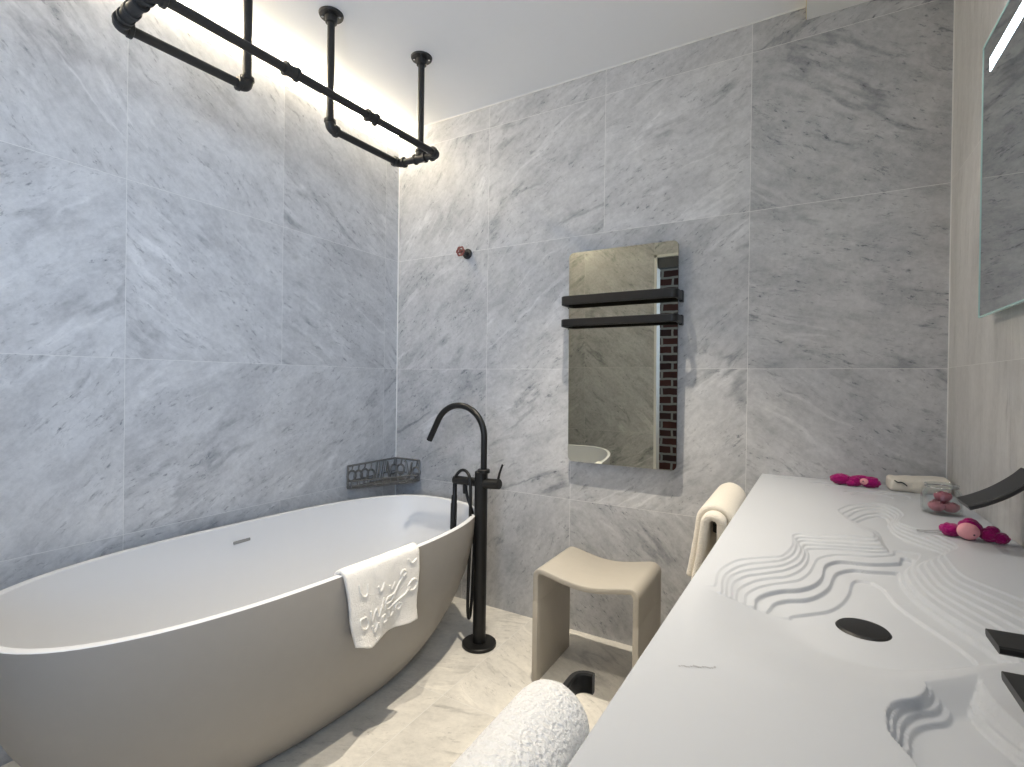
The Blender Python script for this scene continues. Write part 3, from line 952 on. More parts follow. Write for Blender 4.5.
# ------------------------------------------------------------------ washbasin counter with carved terraces
VX0, VX1, VY0, VY1, VZ, VT = -0.148, XR - 0.001, -0.33, YB - 0.001, 0.783, 0.17
CONT = {"polys":[[[-0.123,0.884],[-0.122,0.897],[-0.126,0.938],[-0.122,0.982],[-0.107,1.033],[-0.086,1.062],[-0.058,1.088],[-0.033,1.112],[-0.02,1.162],[-0.014,1.216],[-0.016,1.273],[-0.007,1.296],[0.02,1.311],[0.073,1.337],[0.132,1.357],[0.139,1.365],[0.143,1.38],[0.136,1.408],[0.123,1.424],[0.085,1.581],[0.099,1.649],[0.12,1.694],[0.169,1.752],[0.194,1.753],[0.219,1.728],[0.229,1.646],[0.207,1.553],[0.22,1.514],[0.254,1.473],[0.273,1.427],[0.283,1.371],[0.25,1.304],[0.245,1.246],[0.248,1.173],[0.269,1.132],[0.288,1.107],[0.303,1.084],[0.322,1.057]],[[-0.111,0.863],[-0.11,0.879],[-0.115,0.917],[-0.114,0.962],[-0.101,1.009],[-0.081,1.042],[-0.054,1.069],[-0.03,1.098],[-0.013,1.151],[-0.008,1.216],[-0.01,1.255],[-0.002,1.281],[0.027,1.293],[0.072,1.315],[0.13,1.335],[0.144,1.351],[0.148,1.367],[0.142,1.401],[0.132,1.437],[0.094,1.561],[0.106,1.616],[0.134,1.684],[0.175,1.726],[0.198,1.726],[0.212,1.699],[0.22,1.643],[0.202,1.553],[0.213,1.504],[0.248,1.455],[0.264,1.41],[0.275,1.364],[0.237,1.286],[0.232,1.226],[0.235,1.153],[0.256,1.107],[0.275,1.077],[0.289,1.051],[0.307,1.023]],[[-0.103,0.869],[-0.104,0.884],[-0.108,0.921],[-0.106,0.963],[-0.092,1.0],[-0.071,1.027],[-0.05,1.05],[-0.026,1.081],[-0.007,1.136],[-0.0,1.2],[-0.005,1.249],[0.007,1.271],[0.036,1.278],[0.071,1.293],[0.127,1.311],[0.146,1.323],[0.15,1.336],[0.147,1.381],[0.14,1.452],[0.103,1.541],[0.114,1.597],[0.136,1.659],[0.178,1.703],[0.199,1.7],[0.207,1.671],[0.212,1.637],[0.198,1.555],[0.205,1.489],[0.239,1.434],[0.257,1.396],[0.267,1.356],[0.224,1.271],[0.219,1.208],[0.223,1.135],[0.244,1.085],[0.263,1.05],[0.277,1.022],[0.293,0.993]],[[-0.095,0.868],[-0.096,0.886],[-0.1,0.919],[-0.097,0.955],[-0.082,0.992],[-0.062,1.014],[-0.044,1.035],[-0.023,1.063],[-0.001,1.118],[0.007,1.185],[0.003,1.235],[0.014,1.255],[0.051,1.27],[0.126,1.298],[0.149,1.311],[0.154,1.328],[0.152,1.377],[0.148,1.465],[0.111,1.525],[0.122,1.571],[0.147,1.633],[0.181,1.674],[0.197,1.665],[0.202,1.637],[0.203,1.614],[0.193,1.549],[0.198,1.476],[0.23,1.414],[0.249,1.382],[0.259,1.348],[0.212,1.256],[0.206,1.191],[0.211,1.118],[0.232,1.064],[0.252,1.025],[0.265,0.994],[0.28,0.964]],[[-0.088,0.864],[-0.089,0.881],[-0.091,0.915],[-0.084,0.948],[-0.068,0.984],[-0.046,1.012],[-0.022,1.036],[-0.001,1.083],[0.011,1.143],[0.013,1.202],[0.01,1.224],[0.02,1.241],[0.066,1.267],[0.125,1.285],[0.154,1.303],[0.159,1.32],[0.157,1.368],[0.155,1.477],[0.119,1.524],[0.13,1.565],[0.153,1.615],[0.179,1.646],[0.192,1.635],[0.193,1.606],[0.192,1.58],[0.186,1.535],[0.192,1.457],[0.222,1.397],[0.242,1.373],[0.252,1.345],[0.199,1.243],[0.194,1.176],[0.2,1.104],[0.221,1.046],[0.241,1.002],[0.254,0.97],[0.268,0.939]],[[-0.077,0.869],[-0.077,0.887],[-0.078,0.916],[-0.068,0.951],[-0.049,0.984],[-0.022,1.014],[-0.001,1.041],[0.015,1.094],[0.025,1.163],[0.034,1.197],[0.056,1.228],[0.08,1.246],[0.123,1.261],[0.165,1.299],[0.17,1.325],[0.179,1.335],[0.195,1.338],[0.214,1.327],[0.187,1.23],[0.182,1.16],[0.189,1.089],[0.21,1.027],[0.231,0.981],[0.244,0.947],[0.257,0.915]],[[-0.063,0.872],[-0.062,0.886],[-0.062,0.916],[-0.05,0.95],[-0.028,0.98],[-0.003,1.0],[0.02,1.036],[0.034,1.086],[0.04,1.15],[0.051,1.184],[0.072,1.208],[0.119,1.221],[0.163,1.251],[0.173,1.268],[0.178,1.293],[0.189,1.296],[0.2,1.285],[0.175,1.215],[0.17,1.144],[0.178,1.073],[0.199,1.008],[0.221,0.959],[0.233,0.924],[0.246,0.891]],[[-0.045,0.887],[-0.042,0.903],[-0.036,0.932],[-0.02,0.957],[0.007,0.978],[0.027,1.01],[0.044,1.058],[0.053,1.119],[0.064,1.156],[0.088,1.186],[0.117,1.194],[0.158,1.212],[0.162,1.208],[0.165,1.214],[0.16,1.141],[0.169,1.07],[0.191,1.001],[0.213,0.949],[0.226,0.912],[0.238,0.879]],[[-0.014,0.899],[-0.009,0.912],[0.016,0.938],[0.04,0.964],[0.059,1.004],[0.074,1.061],[0.082,1.119],[0.093,1.144],[0.112,1.147],[0.116,1.143],[0.129,1.118],[0.139,1.054],[0.16,0.998],[0.182,0.951],[0.197,0.914],[0.203,0.888],[0.203,0.865]]],"D":[[[0.074,0.609],[0.077,0.619],[0.078,0.634],[0.084,0.654],[0.094,0.669],[0.108,0.682],[0.117,0.696],[0.123,0.714],[0.123,0.728],[0.119,0.741]],[[0.08,0.61],[0.082,0.619],[0.085,0.642],[0.093,0.662],[0.106,0.678],[0.117,0.689],[0.126,0.707],[0.129,0.723],[0.128,0.736],[0.124,0.752]],[[0.086,0.614],[0.088,0.623],[0.091,0.641],[0.099,0.661],[0.111,0.678],[0.124,0.689],[0.132,0.703],[0.135,0.722],[0.133,0.738],[0.131,0.763]],[[0.094,0.613],[0.095,0.622],[0.098,0.64],[0.108,0.66],[0.121,0.674],[0.133,0.684],[0.141,0.701],[0.143,0.718],[0.141,0.731],[0.14,0.762]]],"E":[[[0.182,0.787],[0.179,0.763],[0.177,0.737],[0.182,0.704],[0.19,0.674],[0.199,0.654]],[[0.179,0.794],[0.176,0.767],[0.174,0.737],[0.179,0.702],[0.189,0.668],[0.198,0.648]],[[0.176,0.8],[0.172,0.772],[0.17,0.739],[0.175,0.698],[0.187,0.662],[0.196,0.643]],[[0.172,0.806],[0.167,0.777],[0.165,0.74],[0.168,0.69],[0.185,0.655],[0.195,0.639]],[[0.167,0.811],[0.163,0.781],[0.159,0.742],[0.163,0.701],[0.172,0.672],[0.183,0.647],[0.193,0.632]]],"Z2":[[0.075,0.621],[0.077,0.598],[0.084,0.581],[0.091,0.564],[0.097,0.549],[0.11,0.537]],"Z2t":[[0.122,0.741],[0.155,0.763],[0.188,0.787],[0.252,0.83]],"S2":[[[0.113,1.88],[0.123,1.914],[0.163,1.954],[0.22,1.951],[0.28,1.939],[0.273,1.861],[0.232,1.8],[0.205,1.816],[0.149,1.827]],[[0.128,1.864],[0.147,1.902],[0.19,1.931],[0.227,1.911],[0.238,1.874],[0.201,1.849],[0.154,1.838]]],"H":[2.6,3.0,3.2,3.6,3.4,3.0,7.0,6.5,4.5]}


def smooth_poly(pts, closed=False, n=4):
    return np.array([(p.x, p.y) for p in catmull([Vector((x, y, 0)) for x, y in pts], n, closed)])


def sdist(X, Y, poly):
    """signed distance, positive inside a closed polygon"""
    d = np.full(X.shape, 1e9)
    inside = np.zeros(X.shape, bool)
    n = len(poly)
    for i in range(n):
        ax, ay = poly[i]; bx, by = poly[(i + 1) % n]
        ex, ey = bx - ax, by - ay
        L2 = ex * ex + ey * ey
        if L2 < 1e-14:
            continue
        tt = np.clip(((X - ax) * ex + (Y - ay) * ey) / L2, 0, 1)
        d = np.minimum(d, (X - ax - tt * ex) ** 2 + (Y - ay - tt * ey) ** 2)
        if ay != by:
            cnd = ((ay > Y) != (by > Y)) & (X < ex * (Y - ay) / (by - ay) + ax)
            inside ^= cnd
    d = np.sqrt(d)
    return np.where(inside, d, -d)


def sstep(v, a, b):
    q = np.clip((v - a) / (b - a), 0, 1)
    return q * q * (3 - 2 * q)


def smin(a, b, k=0.0025):
    h = np.clip(0.5 + 0.5 * (b - a) / k, 0, 1)
    return b * (1 - h) + a * h - k * h * (1 - h)


def carve(X, Y):
    T = np.zeros_like(X)
    for k, pl in enumerate(CONT['polys']):
        p = smooth_poly(pl)
        far = np.array([(0.62, p[-1][1]), (0.62, 0.30), (-0.25, 0.30), (-0.25, p[0][1] - 0.06)])
        if k == 8:
            far = np.array([(p[-1][0] + 0.02, p[-1][1] - 0.08), (0.3, 0.30), (-0.25, 0.30), (-0.25, p[0][1] - 0.1)])
        s = sdist(X, Y, np.vstack([p, far]))
        T += CONT['H'][k] / 1000 * sstep(s, -0.0010, 0.0012 + 0.00018 * CONT['H'][k])
    # the basin floor: a soft hollow that runs out to nothing at the counter's front and at the ridge
    u = np.maximum(X + 0.14, 0)
    y0 = 0.63 + 0.205 * sstep(X, 0.02, 0.27)
    wd = 0.24 - 0.12 * sstep(X, 0.0, 0.22)
    P = 0.052 * u * u / (u * u + 0.086 ** 2) * sstep(Y, y0, y0 + wd)
    # the far pool of the channel runs out to nothing near its left bank
    pool = sdist(X, Y, np.array([(0.10, 1.44), (0.072, 1.56), (0.075, 1.66), (0.10, 1.74), (0.6, 1.9), (0.6, 0.6), (-0.3, 0.6), (-0.3, 1.29), (0.03, 1.305)]))
    P = np.minimum(P, 0.045 * np.maximum(pool, 0) ** 2 / (np.maximum(pool, 0) ** 2 + 0.018 ** 2))
    d1 = smin(T, P)
    # second basin, nearer
    TD = np.zeros_like(X)
    for pl in CONT['D']:
        p = smooth_poly(pl)
        s = sdist(X, Y, np.vstack([p, [(0.12, 0.80), (0.7, 0.80), (0.7, 0.2), (0.0, 0.2), (p[0][0] - 0.02, p[0][1] - 0.05)]]))
        TD += 0.0062 * sstep(s, -0.0008, 0.0016)
    TE = np.zeros_like(X)
    for pl in CONT['E']:
        p = smooth_poly(pl)
        s = sdist(X, Y, np.vstack([[(p[0][0], 0.95)], p, [(0.4, 0.2), (-0.3, 0.2), (-0.3, 0.95)]]))
        TE += 0.0048 * sstep(s, -0.0008, 0.0016)
    z2 = smooth_poly(CONT['Z2']); z2t = smooth_poly(CONT['Z2t'])
    ridge_ = np.vstack([[(-0.2, z2t[0][1] - 0.03)], z2t, [(0.6, 0.83), (0.6, 0.0), (-0.2, 0.0)]])
    sr = np.maximum(sdist(X, Y, ridge_), 0)
    sl = np.maximum(sdist(X, Y, np.vstack([z2[::-1], [(0.064, 0.640), (0.080, 0.70), (0.105, 0.76)], [(0.105, 1.2), (0.9, 1.2), (0.9, 0.2), (0.2, 0.2)]])), 0)
    P2 = np.minimum(0.034 * (1 - np.exp(-sl / 0.008)), 0.046 * sr * sr / (sr * sr + 0.042 ** 2))
    d2 = np.maximum(smin(smin(TD, TE), P2), 0)
    # two shallow carved ripples close to the back wall
    d3 = np.zeros_like(X)
    for pl in CONT['S2']:
        d3 += 0.003 * sstep(sdist(X, Y, smooth_poly(pl, True)), -0.001, 0.004)
    for cx, cy, rx, ry in ((-0.06, 2.045, 0.035, 0.014), (0.055, 2.01, 0.04, 0.018), (0.09, 1.975, 0.03, 0.012)):
        q = ((X - cx) / rx) ** 2 + ((Y - cy) / ry) ** 2
        d3 += 0.0035 * (1 - sstep(q, 0.55, 1.0))
    d = np.maximum(np.maximum(d1, 0), np.maximum(d2, d3))
    edge = np.minimum(np.minimum(X - VX0, VX1 - X), np.minimum(VY1 - Y, Y - VY0))
    return d * sstep(edge, 0.004, 0.014)


xs = np.arange(VX0 + 0.002, VX1 - 0.0005, 0.0018)
xs = np.concatenate([[VX0], [VX0 + 0.0006], xs, [VX1]])
ys = np.concatenate([[VY0], [VY0 + 0.001], np.arange(VY0 + 0.02, 0.40, 0.03), np.arange(0.405, 0.50, 0.006), np.arange(0.50, 0.80, 0.0014), np.arange(0.80, 1.3, 0.0018), np.arange(1.3, VY1 - 0.003, 0.003), [VY1 - 0.001], [VY1]])
GX, GY = np.meshgrid(xs, ys)
# the front edge is not quite parallel to the wall
FE = np.interp(GY, [VY0, 0.400, 2.1], [-0.1912, -0.1730, -0.1300])
GX = VX1 - (VX1 - GX) * (VX1 - FE) / (VX1 - VX0)
DZ = carve(GX, GY)
GZ = VZ - DZ
GZ[:, 0] -= 0.002
GZ[:, 1] -= 0.0007
ny, nx = GX.shape
co = np.stack([GX, GY, GZ], -1).reshape(-1, 3)
idx = np.arange(nx * ny).reshape(ny, nx)
faces = np.stack([idx[:-1, :-1], idx[:-1, 1:], idx[1:, 1:], idx[1:, :-1]], -1).reshape(-1, 4)
t = empty('washbasin_counter', ((VX0 + VX1) / 2, (VY0 + VY1) / 2, VZ - VT), 'long white washbasin counter carved with wavy terraces along the right wall', 'washbasin')
me = bpy.data.meshes.new('basin_top')
# border skirt
border = list(idx[0, :]) + list(idx[1:, -1]) + list(idx[-1, ::-1][1:]) + list(idx[::-1, 0][1:-1])
nb = len(border)
low = co[border].copy(); low[:, 2] = VZ - VT
base = len(co)
co2 = np.vstack([co, low])
sk = [(border[(k + 1) % nb], border[k], base + k, base + (k + 1) % nb) for k in range(nb)]
allf = [tuple(int(v) for v in f) for f in faces] + [tuple(int(v) for v in f) for f in sk] + [tuple(base + k for k in range(nb))[::-1]]
me.from_pydata([tuple(map(float, c)) for c in co2], [], allf)
me.materials.append(M_SOLID)
me.polygons.foreach_set('use_smooth', [True] * len(me.polygons))
me.update()
me.set_sharp_from_angle(angle=R(60))
o = bpy.data.objects.new('basin_top', me)
COL.objects.link(o); o.parent = t; o.location = -Vector(t.location)
def vz(x, y):
    return VZ - float(carve(np.array([[x]]), np.array([[y]]))[0, 0])
dcx, dcy = 0.083, 0.926
dz_ = min(vz(dcx + a, dcy + b) for a in (-0.025, 0, 0.025) for b in (-0.035, 0, 0.035))
zt_ = max(vz(dcx + a, dcy + b) for a in (-0.025, 0, 0.025) for b in (-0.035, 0, 0.035)) + 0.003
bm = bmesh.new()
add_cyl(bm, (dcx, dcy, dz_ - 0.006), (dcx, dcy, zt_), 0.0355, 48, 0.003)
obj('drain_cover', bm, M_BLACK, t)
# faint maker's print on the flat part
bm = bmesh.new()
rnd = random.Random(4)
for k in range(16):
    x = -0.123 + k * 0.0024; y = 0.610 + 0.0012 * math.sin(k * 1.3) + k * 0.0012
    h = rnd.uniform(0.002, 0.006)
    p = vz(x, y) + 0.0003
    vs = [bm.verts.new(c) for c in ((x, y, p), (x + 0.0025, y - 0.001, p), (x + 0.0029, y + h * 0.5, p), (x + 0.0006, y + h * 0.6, p))]
    bm.faces.new(vs)
obj('printed_mark', bm, M_GREYPRINT, t, smooth=False)

# ------------------------------------------------------------------ towel rails on the counter's front edge
def towel_rail(y0, y1, label, x=-0.219, z=0.698, posts=(0.12,)):
    t = empty('towel_rail', (VX0, (y0 + y1) / 2, z), label, 'towel rail', 'towel rails on the counter front')
    r = 0.017
    full = [(x + 0.021, y0, z)] + [(x + r - r * math.sin(R(a)), y0 + r - r * math.cos(R(a)), z) for a in range(0, 91, 15)]
    full += [(x + r - r * math.cos(R(a)), y1 - r + r * math.sin(R(a)), z) for a in range(0, 91, 15)] + [(x + 0.021, y1, z)]
    obj('bar', strap_bm(full, (0, 0, 1), 0.025, 0.009), M_BLACK, t, angle=30)
    for yy in [y0 + q for q in posts] + ([y1 - 0.05] if y0 > 1 else []):
        obj('standoff', cyl_bm((x + 0.003, yy, z - 0.006), (-0.1305 - 0.025 * (2.122 - yy), yy, z - 0.006), 0.006, 16), M_BLACK, t)
towel_rail(1.548, 1.97, 'black flat towel rail holding the cream towel by the back wall')
towel_rail(0.09, 0.585, 'black flat towel rail with curved end under the nearest fluffy towel', x=-0.239, z=0.745, posts=(0.06,))


def drape(name, cx, zt, halfw, drop_l, drop_r, y0, y1, th, mat_, bulge=0.0, ny=60, amp=0.002, freq=60, seed=0, flare=0.0, endround=0.012, sag=0.0):
    """towel folded over a bar that runs along Y"""
    mid = []
    n1 = 22
    for k in range(n1):
        q = k / n1
        z = zt - halfw - drop_l * (1 - q)
        mid.append((cx - halfw - flare * (1 - q) ** 1.2, z))
    for k in range(0, 17):
        a = math.pi - math.pi * k / 16
        mid.append((cx + halfw * math.cos(a), zt - halfw + halfw * math.sin(a)))
    for k in range(1, n1 + 1):
        q = k / n1
        mid.append((cx + halfw + 0.0 * q, zt - halfw - drop_r * q))
    P = [Vector((x, 0, z)) for x, z in mid]
    n = len(P)
    nr = [Vector((-(P[min(i + 1, n - 1)] - P[max(i - 1, 0)]).z, 0, (P[min(i + 1, n - 1)] - P[max(i - 1, 0)]).x)).normalized() for i in range(n)]
    # closed cross-section with rounded ends
    def section(shrink):
        h = th / 2 - shrink
        sec = [P[i] + nr[i] * h for i in range(n)]
        e = (P[-1] - P[-2]).normalized()
        for k in range(1, 6):
            a = math.pi * k / 6
            sec.append(P[-1] + nr[-1] * h * math.cos(a) + e * h * math.sin(a) * 0.8)
        sec += [P[i] - nr[i] * h for i in range(n - 1, -1, -1)]
        e = (P[0] - P[1]).normalized()
        for k in range(1, 6):
            a = math.pi * k / 6
            sec.append(P[0] - nr[0] * h * math.cos(a) + e * h * math.sin(a) * 0.8)
        return sec
    bm = bmesh.new()
    rws = []
    st = [(0.0, th * 0.42), (0.12, th * 0.2), (0.45, th * 0.06), (1.0, 0.0)]
    secs = [(y0 + endround * a, s) for a, s in st] + [(y0 + endround + (y1 - y0 - 2 * endround) * k / ny, 0.0) for k in range(1, ny)] + [(y1 - endround * a, s) for a, s in st[::-1]]
    for y, s in secs:
        ring_ = []
        for p in section(s):
            q = Vector((p.x, y, p.z))
            w = mnoise.noise(q * 9 + Vector((seed, 0, 0))) * 0.004 + mnoise.noise(q * freq + Vector((0, seed, 0))) * amp
            q.x += w * (1.0 if p.x > cx else -1.0) * -0.6
            q.z += w * 0.8 + sag * math.sin((y - y0) * 31 + seed) * 0.3
            ring_.append(bm.verts.new(q))
        rws.append(ring_)
    m_ = len(rws[0])
    for A, B in zip(rws[:-1], rws[1:]):
        for k in range(m_):
            bm.faces.new((A[k], A[(k + 1) % m_], B[(k + 1) % m_], B[k]))
    # end caps as strips between the outer and inner chains
    for A in (rws[0], rws[-1]):
        for i in range(n - 1):
            a, b_, c, d = A[i], A[i + 1], A[2 * n + 5 - 2 - i], A[2 * n + 5 - 1 - i]
            bm.faces.new((a, b_, c, d))
        bm.faces.new(A[n - 1:n + 6])
        bm.faces.new([A[0]] + A[2 * n + 4:][0:][::1])
    return bm, mat_


def drape_obj(name, parent, **kw):
    bm, m_ = drape(name, **kw)
    return obj(name, bm, m_, parent, angle=80)


t = empty('folded_towel', (-0.219, 1.65, 0.74), 'cream folded towel hanging in layers on the far rail by the back wall', 'towel', 'towels on the counter rails')
drape_obj('outer_fold', t, cx=-0.219, zt=0.753, halfw=0.043, drop_l=0.165, flare=0.026, drop_r=0.13, y0=1.565, y1=1.95, th=0.021, mat_=M_CREAMT, seed=2)
drape_obj('inner_fold', t, cx=-0.219, zt=0.735, halfw=0.022, drop_l=0.168, flare=0.022, drop_r=0.12, y0=1.522, y1=1.86, th=0.024, mat_=M_CREAMT, seed=5)

t = empty('bath_towel', (-0.240, 0.3, 0.75), 'thick fluffy white towel on the nearest rail in the foreground', 'towel', 'towels on the counter rails')
drape_obj('towel_fold', t, cx=-0.235, zt=0.771, halfw=0.032, drop_l=0.34, drop_r=0.30, y0=0.10, y1=0.515, th=0.027, mat_=M_FLUFF, amp=0.0022, freq=130, seed=9, ny=160, flare=0.06, endround=0.022)

# ------------------------------------------------------------------ towel over the tub rim
def rim_x(y, z):
    a, b_, n_ = tub_scale(z)
    return max((tub_pt(2 * math.pi * k / 720, a, b_, z, n_) for k in range(720) if math.cos(2 * math.pi * k / 720) > 0), key=lambda p: -abs(p.y - y)).x
TY0, TY1 = 1.005, 1.305
bm = bmesh.new()
NU, NV = 64, 90
xo = [rim_x(TY0 + (TY1 - TY0) * i / (NU - 1), TH - 0.004) for i in range(NU)]
grid = []
TT = 0.011
for i in range(NU):
    q = i / (NU - 1)
    y = TY0 + (TY1 - TY0) * q
    x_out = xo[i]; x_in = x_out - RIM
    low_z = 0.308 + 0.012 * math.sin(q * 3.4) + (0.018 * (q - 0.35) if q > 0.35 else +0.075 * (0.35 - q)) - 0.016 * math.exp(-((q - 0.22) / 0.14) ** 2)
    path = [(x_in - 0.014, TH - 0.10), (x_in - 0.012, TH - 0.05), (x_in - 0.011, TH - 0.012), (x_in - 0.004, TH + 0.004), (x_in + 0.006, TH + 0.009), (x_out - 0.008, TH + 0.009), (x_out + 0.003, TH + 0.004), (x_out + 0.009, TH - 0.010), (x_out + 0.012, TH - 0.05), (x_out + 0.012, TH - 0.12), (x_out + 0.010, TH - 0.19), (x_out + 0.010 + 0.006 * math.sin(q * 9), low_z)]
    pts = catmull([Vector((a, y, b)) for a, b in path], 12)
    # resample
    d = [0]
    for k in range(1, len(pts)): d.append(d[-1] + (pts[k] - pts[k - 1]).length)
    row = []
    for k in range(NV):
        tg = d[-1] * k / (NV - 1)
        j = min(max(int(np.searchsorted(d, tg)) - 1, 0), len(pts) - 2)
        f = (tg - d[j]) / max(1e-9, d[j + 1] - d[j])
        p = pts[j].lerp(pts[j + 1], f)
        v = k / (NV - 1)
        hang = max(0, v - 0.4) / 0.6
        p.y += hang * ((0.022 if q > 0.5 else 0.060) * (0.5 - q) * 1.1 + 0.004 * math.sin(v * 14))
        p.x += hang * (0.007 * math.sin(q * 6.0 + 0.8) + 0.003 * math.sin(q * 17))
        p += Vector((mnoise.noise(p * 40) * 0.0012, 0, mnoise.noise(p * 40 + Vector((5, 5, 5))) * 0.0008))
        row.append(p)
    grid.append(row)
def gp(q, v, lift=0.0):
    i = q * (NU - 1); k = v * (NV - 1)
    i0 = min(int(i), NU - 2); k0 = min(int(k), NV - 2)
    fi, fk = i - i0, k - k0
    p = grid[i0][k0].lerp(grid[i0 + 1][k0], fi).lerp(grid[i0][k0 + 1].lerp(grid[i0 + 1][k0 + 1], fi), fk)
    n = (grid[i0 + 1][k0] - grid[i0][k0]).cross(grid[i0][k0 + 1] - grid[i0][k0])
    n.normalize()
    if n.x < 0: n = -n
    return p + n * lift
VV = [[bm.verts.new(p) for p in row] for row in grid]
for i in range(NU - 1):
    for k in range(NV - 1):
        bm.faces.new((VV[i][k], VV[i + 1][k], VV[i + 1][k + 1], VV[i][k + 1]))
tw = obj('hand_towel', bm, M_TERRY, angle=80)
tag(tw, 'white embossed hand towel hanging over the bathtub rim', 'towel')
md = tw.modifiers.new('thick', 'SOLIDIFY'); md.thickness = TT; md.offset = 0.0
# raised lettering woven into the towel: q runs across (0 = nearer the camera), v down the drop
def vv(s): return 0.42 + 0.58 * s
strokes = [
 [(0.16, 0.56), (0.11, 0.60), (0.12, 0.70), (0.20, 0.72), (0.24, 0.64), (0.20, 0.56), (0.14, 0.57)],
 [(0.27, 0.50), (0.30, 0.66), (0.36, 0.52), (0.40, 0.66), (0.47, 0.44)],
 [(0.64, 0.46), (0.53, 0.47), (0.50, 0.55), (0.60, 0.55), (0.50, 0.57), (0.54, 0.64), (0.68, 0.60), (0.80, 0.52), (0.86, 0.44)],
 [(0.88, 0.36), (0.83, 0.42), (0.86, 0.50), (0.94, 0.50), (0.97, 0.41), (0.92, 0.35), (0.86, 0.37)],
 [(0.58, 0.58), (0.66, 0.40), (0.74, 0.24)],
 [(0.74, 0.24), (0.71, 0.20), (0.75, 0.16), (0.79, 0.20), (0.75, 0.25)],
 [(0.30, 0.72), (0.33, 0.84), (0.38, 0.74), (0.40, 0.82)],
 [(0.45, 0.70), (0.46, 0.80), (0.52, 0.78), (0.50, 0.70), (0.45, 0.71)],
 [(0.57, 0.66), (0.58, 0.77), (0.64, 0.74)],
 [(0.70, 0.62), (0.67, 0.68), (0.72, 0.72), (0.76, 0.66), (0.71, 0.62)],
 [(0.14, 0.10), (0.15, 0.24), (0.22, 0.26), (0.25, 0.12)],
 [(0.38, 0.22), (0.42, 0.32), (0.47, 0.22)],
 [(0.55, 0.30), (0.58, 0.38), (0.63, 0.28)],
 [(0.82, 0.02), (0.88, 0.10), (0.95, 0.06)],
]
bm = bmesh.new()
for s in strokes:
    c = catmull([Vector((a, b, 0)) for a, b in s], 6)
    add_tube(bm, [gp(min(0.99, p.x), min(0.99, vv(p.y)), TT / 2 + 0.0005) for p in c], 0.0034, seg=8)
obj('embossed_lettering', bm, M_TERRY, tw)

# ------------------------------------------------------------------ taps over the basin
t = empty('basin_spout', (XR, 1.40, 0.93), 'black arched flat spout reaching out of the right wall beside the plush toy', 'tap', 'black flat basin taps')
pts = catmull([(XR - 0.0005, 1.41, 0.945), (0.385, 1.41, 0.925), (0.355, 1.411, 0.899), (0.325, 1.411, 0.880), (0.298, 1.411, 0.867)], 6)
obj('spout_strap', strap_bm(pts, (0, 1, 0), 0.094, 0.010), M_STRAP, t, angle=30)
t = empty('basin_lever', (XR, 0.69, 0.86), 'farther of the two black flat tap blades over the basin front right', 'tap', 'black flat basin taps')
obj('blade', strap_bm([(XR - 0.0005, 0.690, 0.872), (0.30, 0.690, 0.862), (0.17, 0.690, 0.857)], (0, 1, 0), 0.045, 0.008), M_BLACK, t, angle=30)
t = empty('basin_lever', (XR, 0.58, 0.85), 'nearer of the two black flat tap blades at the right picture edge', 'tap', 'black flat basin taps')
obj('blade', strap_bm([(XR - 0.0005, 0.575, 0.872), (0.30, 0.575, 0.864), (0.157, 0.575, 0.858)], (0, 1, 0), 0.072, 0.008), M_BLACK, t, angle=30)

# ------------------------------------------------------------------ wall mirror on the right
t = empty('wall_mirror', (XR, 1.0, 1.29), 'frameless lit wall mirror on the right marble wall above the counter', 'mirror')
MX = 0.372
my0, my1, mz0, mz1 = 0.15, 1.652, 1.287, 1.952
bm = bmesh.new()
add_box(bm, (MX, my0, mz0), (MX + 0.006, my1, mz1))
bm.normal_update()
for f in bm.faces:
    f.material_index = 0 if f.normal.x < -0.5 else 1
obj('mirror_glass', bm, [M_MIRROR, M_EDGE], t, smooth=False)
bm = bmesh.new()
add_box(bm, (MX - 0.0012, my1 - 0.0045, mz0), (MX - 0.0001, my1, mz1))
add_box(bm, (MX - 0.0012, my0, mz0), (MX - 0.0001, my1 - 0.0046, mz0 + 0.003))
add_box(bm, (MX - 0.0012, my0, mz1 - 0.0045), (MX - 0.0001, my1 - 0.0046, mz1))
obj('bevelled_edge', bm, M_EDGE, t, smooth=False)
obj('backing_box', box_bm((MX + 0.0062, my0 + 0.06, mz0 + 0.05), (XR - 0.0005, my1 - 0.06, mz1 - 0.05)), M_BACKBOX, t, smooth=False)
obj('lit_band', box_bm((MX - 0.0008, my0 + 0.06, mz1 - 0.088), (MX - 0.0002, my1 - 0.058, mz1 - 0.058)), M_BAR, t, smooth=False)

# ------------------------------------------------------------------ small things on the counter
def plush(name, c, ang, s, label, face):
    """magenta plush bundle: lobes in a row with a pale oval face"""
    t = empty(name, (c[0], c[1], VZ), label, 'plush toy', 'magenta plush toys on the counter')
    ca, sa = math.cos(ang), math.sin(ang)
    rot = Matrix.Rotation(ang, 3, 'Z')
    def P(u, v, w): return (c[0] + (u * ca - v * sa) * s, c[1] + (u * sa + v * ca) * s, VZ + w * s)
    for k, (u, v, w, r) in enumerate(face['lobes']):
        bm = bmesh.new()
        add_blob(bm, P(u, v, w), tuple(q * s for q in r), 4, 0.16, 3.2, k * 3.3 + c[0] * 10, rot)
        obj('body' if k == 0 else 'lobe', bm, M_MAG, t)
    u, v, w, r = face['oval']
    ov = obj('face', add_blob(bmesh.new(), P(u, v, w), tuple(q * s for q in r), 4, 0.05, 2.0, 1.0, rot), M_PINK, t)
    for (a, b_, h) in face['eyes']:
        obj('eye', add_blob(bmesh.new(), P(a, b_, h), (0.0024 * s, 0.0024 * s, 0.0024 * s), 2), M_DARKTHREAD, ov)
    return t, P
